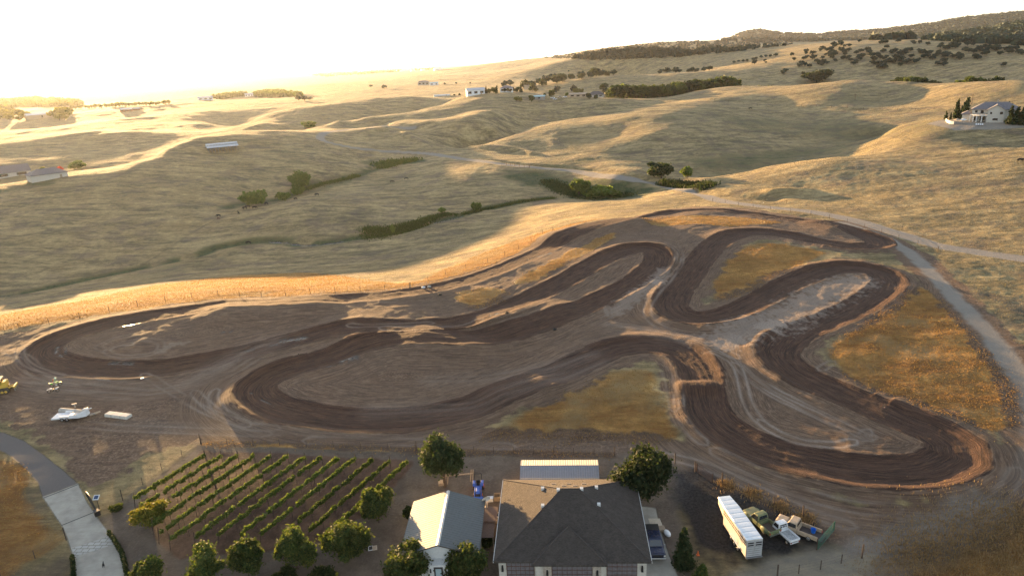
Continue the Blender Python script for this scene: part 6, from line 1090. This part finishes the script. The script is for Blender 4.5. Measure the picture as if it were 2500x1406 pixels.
BD0, BD1 = 775, 815; belt(1495, 0, 1640, 0, 16, 12, 17, ['grove', 'grove', 'gold'], 'in the nearest creek belt row')
BD0, BD1 = 835, 850; belt(1510, 0, 1770, 0, 28, 13, 18, ['grove', 'gold', 'gold'], 'in the near creek belt')
BD0, BD1 = 900, 930; belt(1490, 0, 1700, 0, 18, 14, 19, ['grove', 'grove', 'oak'], 'in the far creek belt row')
BD0, BD1 = 900, 920; belt(1775, 0, 1935, 0, 18, 9, 14, ['grove', 'gold'], 'left of the single wide oak')
BD0, BD1 = 1150, 1200; belt(1290, 0, 1500, 0, 20, 10, 16, ['grove', 'oak'], 'in the distant row behind the houses')
BD0, BD1 = 1180, 1250; belt(1600, 0, 1720, 0, 9, 7, 12, ['oak'], 'in the thin row above the creek belt')
BD0, BD1 = 755, 735; belt(2130, 0, 2500, 0, 44, 8, 14, ['grove', 'grove', 'gold'], 'behind the right crest')
BD0, BD1 = 880, 840; belt(2050, 0, 2240, 0, 20, 9, 14, ['grove', 'oak'], 'at the wooded hill foot')
tree('dark', 'wide_oak', 'single very wide dark oak clump behind the right crest', 1994, 202, 28, wid=2.3)
HILL = 'oaks scattered on the far right hills'
for x, y, h_ in ((1792,156,7),(1803,153,6),(1814,153,7),(1824,152,7),(1838,149,8),(1846,147,7),(1842,158,11),(1867,151,6),(1858,143,7),(1870,141,7),(1880,141,7),(1894,139,9),(1933,138,9),(1938,149,8),(1971,127,7),(2004,126,7),(1962,147,9),(1972,141,6),(1985,141,7),(1992,141,6),(1950,165,10),(1956,163,13),(1965,163,10),(1977,166,10),(1998,156,8),(2010,157,11),(1914,182,13),(1961,185,9),(1838,123,8),(1754,131,6),(1779,126,6),(1870,155,5),(1388,176,4),(2098,104,7),(2450,163,9)):
    tree('oak', 'hillside_oak', 'lone dark oak on the golden hillside', x, y, h_, wid=1.15, group=HILL)
def scatter(poly, n, h0, h1, lb):
    q = np.array(poly, float); lo = q.min(0); hi = q.max(0); k = 0
    while k < n:
        x, y = rnd.uniform(lo[0], hi[0]), rnd.uniform(lo[1], hi[1]); ins = False
        for a, b in zip(q, np.roll(q, -1, 0)):
            if (a[1] > y) != (b[1] > y) and x < (b[0]-a[0])*(y-a[1])/(b[1]-a[1])+a[0]: ins = not ins
        if ins: tree('oak', 'hillside_oak', lb, x, y, rnd.uniform(h0, h1), wid=rnd.uniform(1.1, 1.5), group=HILL); k += 1
scatter([(2012,118),(2040,104),(2110,112),(2150,122),(2235,130),(2240,160),(2190,172),(2110,165),(2050,158),(2020,140)], 74, 7, 10.5, 'dark oak in the dense far hillside patch')
scatter([(2145,103),(2290,108),(2290,116),(2150,110)], 9, 6, 9, 'dark oak in the thin far ridge strip')
scatter([(2285,112),(2345,108),(2490,124),(2500,136),(2400,137),(2300,122)], 44, 7, 11, 'dark oak in the rightmost far patch')
scatter([(2240,130),(2380,140),(2390,148),(2240,148)], 18, 8, 11, 'dark oak below the rightmost far patch')
scatter([(1960,128),(2010,112),(2060,150),(2010,168),(1960,150)], 20, 6, 9, 'dark oak left of the dense far patch')
scatter([(2140,118),(2290,122),(2390,150),(2240,172)], 26, 7, 10, 'dark oak between the two dense far patches')
# the wooded mountain and the hazy orchards: nobody could count these trees
def wood(name, lb, cat, poly_rows, n, size, m, seed, hh=4.5):
    r = np.random.RandomState(seed); PX, PY = [], []
    q = np.array(poly_rows, float); lo = q.min(0); hi = q.max(0); C = []
    while len(C) < n:
        k = (n-len(C))*3+10; x = r.uniform(lo[0], hi[0], k); y = r.uniform(lo[1], hi[1], k); ins = np.zeros(k, bool)
        for a, b in zip(q, np.roll(q, -1, 0)):
            if a[1] != b[1]: ins ^= ((a[1] > y) != (b[1] > y)) & (x < (b[0]-a[0])*(y-a[1])/(b[1]-a[1])+a[0])
        ins &= (fbm(x/22., y/5., 3)+r.rand(k)*.5) > .1
        C += list(zip(x[ins], y[ins]))
    C = np.array(C[:n]); P = on_ground(C[:, 0], C[:, 1]); d = np.hypot(P[:, 0], P[:, 1]); z = base_h(P[:, 0], P[:, 1]); s = size*(.6+.8*r.rand(n))
    V, Fc = [], []; off = 0
    v = r.normal(size=(n, 7, 3)); v /= np.linalg.norm(v, axis=2)[..., None]; c = np.stack([P[:, 0], P[:, 1], z+hh*.5*s/size], 1)[:, None]+v*s[:, None, None]*np.array([.75, .75, .5]); nr = v+r.normal(size=v.shape)*.5; nr /= np.linalg.norm(nr, axis=2)[..., None]
    t = np.cross(nr, r.normal(size=v.shape)); t /= np.linalg.norm(t, axis=2)[..., None]; b = np.cross(nr, t); w = s[:, None, None]*.75
    Q = np.stack([c-t*w-b*w, c+t*w-b*w, c+t*w+b*w, c-t*w+b*w], 2).reshape(-1, 3); o = bpy.data.objects.new(name, raw_mesh(name, [(Q, np.arange(len(Q)).reshape(-1, 4), 0)], [m])); SC.collection.objects.link(o); o['kind'] = 'stuff'; tag(o, lb, cat)
wood('distant_oak_scrub', 'haze blue tinted oak scrub covering the distant mountain slopes at upper right', 'scrub', [(1760,100),(1800,82),(1850,74),(1910,82),(2000,86),(2080,76),(2160,74),(2260,60),(2360,44),(2500,30),(2500,96),(2300,94),(2200,97),(2100,99),(1950,103),(1850,104)], 8000, 7.5, M['faroak'], 3, 6)
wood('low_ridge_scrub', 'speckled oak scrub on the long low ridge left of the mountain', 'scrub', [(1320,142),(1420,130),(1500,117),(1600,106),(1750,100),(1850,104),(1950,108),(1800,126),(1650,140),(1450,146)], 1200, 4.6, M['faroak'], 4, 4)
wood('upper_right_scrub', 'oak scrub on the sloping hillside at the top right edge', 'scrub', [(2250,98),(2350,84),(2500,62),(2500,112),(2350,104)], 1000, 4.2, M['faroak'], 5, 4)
wood('orchard', 'hazy golden orchard filling the plain at far left', 'orchard', [(0,245),(90,238),(170,246),(225,256),(120,262),(0,262)], 1500, 5.5, M['leafy'], 6, 6)
wood('orchard_strip', 'dark green orchard strip on the crest right of the small white farmhouse', 'orchard', [(618,232),(660,225),(705,229),(735,236),(700,238),(640,238)], 900, 5, M['leaf2'], 7, 5)
wood('orchard_edge', 'dark orchard strip between the white farmhouse and the small one on the left crest', 'orchard', [(520,240),(560,234),(600,231),(600,235),(540,243)], 300, 5, M['leaf2'], 8, 5)
wood('plain_groves', 'faint tree rows on the hazy plain under the horizon', 'groves', [(740,183),(860,176),(960,172),(1080,166),(1080,169),(960,177),(800,188)], 420, 8, M['leaf2'], 9, 7)
for i in range(30):
    x = 176+i*8.2+rnd.uniform(-2, 2); tree('orch', 'windbreak_tree', 'hazy golden tree in the long windbreak row', x, 268-i*.45+rnd.uniform(-1, 1), rnd.uniform(7, 10), wid=.8, group='windbreak trees in the golden haze')
for i in range(26): tree('orch', 'farmyard_tree', 'hazy olive tree by the pale barn', rnd.choice([rnd.uniform(0, 72), rnd.uniform(132, 172)]), rnd.uniform(275, 296), rnd.uniform(10, 17), wid=1.1, group='trees round the far left barn')
# ------------------------------------------------------------ reeds and brush
def brush(name, lb, cat, pts, w, n, size, h, m, seed, fill=False):
    r = np.random.RandomState(seed); W_ = G(pts, False, 2); k = r.randint(0, len(W_), n); wv = np.interp(k, np.linspace(0, len(W_), len(w)), w) if isinstance(w, list) else np.full(n, w)
    X = W_[k, 0]+r.normal(size=n)*wv*.5; Y = W_[k, 1]+r.normal(size=n)*wv*.5; Z = relief(X, Y); hh = h*(.4+.9*r.rand(n)); a = r.rand(n)*6.28; ux, uy = np.cos(a)*size, np.sin(a)*size; lx, ly = r.normal(size=n)*size*1.2, r.normal(size=n)*size*1.2
    Q = np.stack([np.stack([X-ux, Y-uy, Z-.1], 1), np.stack([X+ux, Y+uy, Z-.1], 1), np.stack([X+ux*.5+lx, Y+uy*.5+ly, Z+hh], 1), np.stack([X-ux*.5+lx, Y-uy*.5+ly, Z+hh], 1)], 1).reshape(-1, 3)
    o = bpy.data.objects.new(name, raw_mesh(name, [(Q, np.arange(len(Q)).reshape(-1, 4), 0)], [m])); SC.collection.objects.link(o); o['kind'] = 'stuff'; tag(o, lb, cat)
brush('pond_reeds', 'dark green reeds filling the pond bend of the creek', 'reeds', [(905,560),(925,572),(960,562),(1010,548),(1060,530),(1090,524)], [4.5, 7, 5, 3, 1.6], 6500, .18, .7, M['leaf2'], 1)
brush('creek_reeds', 'dark green reeds lining the creek toward the road hollow', 'reeds', [(1090,526),(1130,520),(1200,504),(1270,490),(1350,481)], 1.5, 2600, .16, .45, M['leaf2'], 2)
brush('bank_reeds', 'grey green reed bed on the bank under the road loop', 'reeds', [(938,405),(965,398),(1000,393)], 6, 3000, .35, 1.4, M['leaf2'], 3)
brush('gully_scrub', 'green scrub in the upper creek gully right of the tall green tree', 'scrub', [(750,460),(790,448),(830,440),(870,428)], [3.5, 4, 3, 2.5], 4000, .22, .8, M['leaf2'], 4)
brush('hollow_scrub', 'dark scrub covering the bottom of the road hollow', 'scrub', [(1340,440),(1380,462),(1420,476),(1470,478),(1525,474)], [4, 6, 7, 6, 4], 7000, .25, .7, M['leaf'], 5)
brush('roadside_scrub', 'green scrub on the verge below the two trees above the road', 'scrub', [(1620,446),(1680,452),(1730,455)], 3.5, 2400, .3, 1.4, M['leaf'], 6)
brush('fence_weeds', 'brown dry weeds along the fence above the parked trucks', 'weeds', [(1775,1186),(1840,1208),(1905,1238),(1965,1266)], 1.4, 2600, .05, .3, M['dry'], 9)
brush('dry_brush', 'tangled dry brown brush at the lower right corner', 'brush', [(2230,1350),(2300,1340),(2370,1330),(2440,1310),(2510,1270)], [5, 7, 7, 6, 5], 15000, .04, .3, M['dry'], 7)
brush('olive_brush', 'straw coloured brush under the dry brown brush at lower right', 'brush', [(2130,1395),(2200,1390),(2300,1385),(2400,1378),(2500,1350)], [3, 4, 4, 4, 4], 4000, .03, .18, M['dry'], 8)
# ------------------------------------------------------------ cattle
def cow(lb, px, py, rz, m='hide', s=1.0, graze=True):
    key = ('cow', m, graze)
    if key not in FT:
        J = dict(r=(0, -.75, 1.1, .30), b=(0, -.1, 1.08, .36), c=(0, .55, 1.08, .32), n=(0, .95, 1.05 if graze else 1.3, .17), h=(0, 1.25, .55 if graze else 1.5, .13), z=(0, 1.42, .25 if graze else 1.42, .08), t=(0, -1.05, 1.05, .04), t2=(0, -1.12, .5, .03)); E = [('r', 'b'), ('b', 'c'), ('c', 'n'), ('n', 'h'), ('h', 'z'), ('r', 't'), ('t', 't2')]
        for q in (-1, 1):
            J[f'f{q}'] = (q*.2, .6, .62, .1); J[f'g{q}'] = (q*.2, .64, .34, .06); J[f'i{q}'] = (q*.2, .6, .03, .06); J[f'k{q}'] = (q*.2, -.72, .68, .14); J[f'l{q}'] = (q*.2, -.88, .42, .06); J[f'm{q}'] = (q*.2, -.78, .03, .06); J[f'e{q}'] = (q*.22, 1.14, (.72 if graze else 1.56), .035)
            E += [('c', f'f{q}'), (f'f{q}', f'g{q}'), (f'g{q}', f'i{q}'), ('r', f'k{q}'), (f'k{q}', f'l{q}'), (f'l{q}', f'm{q}'), ('h', f'e{q}')]
        o = skin_mesh('cow', J, E, M[m]); FT[key] = o.data; bpy.data.objects.remove(o)
    o = bpy.data.objects.new('cow', FT[key]); SC.collection.objects.link(o); o.location = P3(px, py); o.rotation_euler = (0, 0, rz); o.scale = (s, s, s); tag(o, lb, 'cow', 'cattle in the left valley' if px < 1100 else 'animals on the right hills')
for a in (('black cow leftmost of the herd, standing above a brown calf', 534, 530, 1.4), ('black cow below the round creek bush, left of a close pair', 583, 524, .6, 'hide', 1.0, False), ('black cow of the close pair under the round bush, lower one', 598, 511, 1.5), ('black cow of the close pair under the round bush, upper one', 605, 508, 1.7), ('black cow just right of the close pair under the round bush', 622, 510, -1.5), ('black cow half hidden at the right foot of the round creek bush', 651, 501, 1.2), ('black cow alone on the spur right of the tall creek tree', 774, 479, 1.5), ('small black cow lying close to the gully left of the lone one', 722, 488, 1.5, 'hide', .8), ('black cow on the spur top, left of two', 957, 446, -1.5), ('black cow on the spur top, right of two', 992, 440, -1.3), ('black cow drinking at the creek at the head of the pale water', 606, 590, 1.5), ('brown calf below the leftmost black cow', 534, 536, 1.2, 'brownhide', .7), ('brown cow on the slope left of the reed bed under the road loop', 940, 397, 1.0, 'brownhide', .9)): cow(*a)
cow('dark horse grazing at the right edge of the golden hillside', 2490, 397, -1.5, 'hide', 1.35); bpy.context.scene.objects[-1]['category'] = 'horse'; bpy.context.scene.objects[-1].name = 'horse'
cow('dark cow alone in the green valley under the fence line', 1832, 268, 1.4, 'hide', 1.2)
# utility poles
for i, (x, y, h_, lb) in enumerate(((1653, 226, 20, 'slender utility pole standing before the middle creek belt'), (2372, 256, 20, 'slender utility pole on the slope above the mansion conifers'), (2087, 246, 14, 'short utility pole on the lit slope left of the mansion'), (1272, 219, 16, 'utility pole beside the tall conifer by the hidden ranch house'))):
    p = P3(x, y); L = math.hypot(p[0], p[1])*h_/F; t = thing('utility_pole', lb, 'pole', p, -math.atan2(p[0], p[1]), 'utility poles'); MB().cyl((0, 0, 0), (0, 0, L), .16, .11, 6).build('pole', M['post'], t); MB().box(-1.1, 1.1, -.08, .08, L-.9, L-.7).build('crossarm', M['post'], t)
for i, (x, y, m_) in enumerate(((1349, 241, 'white'), (1366, 239, 'tan'), (1379, 239, 'white'), (1355, 244, 'white'))):
    p = P3(x, y); t = thing('parked_car', ['white car parked right of the turquoise roofed carport', 'tan car parked in the middle of the hill driveway', 'pale car parked nearest the dark roofed ranch house', 'small white car lowest on the hill driveway'][i], 'car', p, 1.3+i*.3, 'cars parked on the hill driveway'); bev(MB().box(-.9, .9, -2.2, 2.2, .35, .95, .05, .1).build('body', M[m_], t), .1); bev(MB().box(-.8, .8, -1.3, .9, .95, 1.5, .15, .4).build('cabin', M['glass'], t), .08)
    for s in (-1, 1):
        for y_ in (-1.4, 1.4): MB().cyl((s*.8-.1, y_, .33), (s*.8+.1, y_, .33), .33, .33, 10).build('wheel', M['rubber'], t)
ORD = ['leftmost', 'second from the left', 'third from the left', 'fourth from the left', 'fifth from the left', 'sixth from the left', 'seventh from the left', 'eighth from the left', 'ninth from the left', 'tenth from the left', 'eleventh from the left', 'twelfth from the left', 'thirteenth from the left']
same = {}
for o in SC.objects:
    if o.parent is None and o.get('label') and o.get('kind') is None: same.setdefault(o['label'], []).append(o)
for lb, L_ in list(same.items()):
    n = len(L_)
    if n > 13:
        L_.sort(key=lambda o: to_px(*o.location)[0]); k = -(-n//13); Wd = {2: ['left half', 'right half'], 3: ['left third', 'middle third', 'right third'], 4: ['leftmost quarter', 'left middle quarter', 'right middle quarter', 'rightmost quarter'], 5: ['leftmost fifth', 'second fifth', 'middle fifth', 'fourth fifth', 'rightmost fifth'], 6: ['leftmost sixth', 'second sixth', 'third sixth', 'fourth sixth', 'fifth sixth', 'rightmost sixth']}[k]
        for j in range(k): same[lb+', '+Wd[j]] = L_[j*n//k:(j+1)*n//k]
        del same[lb]
for lb, L_ in same.items():
    if 1 < len(L_) <= 13:
        L_.sort(key=lambda o: to_px(*o.location)[0])
        for i, o in enumerate(L_): o['label'] = lb+', '+('rightmost' if i == len(L_)-1 else ORD[i])
# ------------------------------------------------------------ air
hb = bpy.data.meshes.new('haze'); bm = bmesh.new(); bmesh.ops.create_cube(bm, size=1); bm.to_mesh(hb); hzo = bpy.data.objects.new('haze', hb); SC.collection.objects.link(hzo); hzo['kind'] = 'stuff'
hzo.scale = (96000, 96000, 460); hzo.location = (0, 0, 130); k = NT('haze_air'); k.n.remove(k.b); v = k.new('VolumePrincipled'); v.inputs['Color'].default_value = (.90, .94, 1.0, 1); v.inputs['Density'].default_value = .00002; v.inputs['Anisotropy'].default_value = .58; k.l.new(v.outputs[0], k.out.inputs['Volume']); hb.materials.append(k.m)
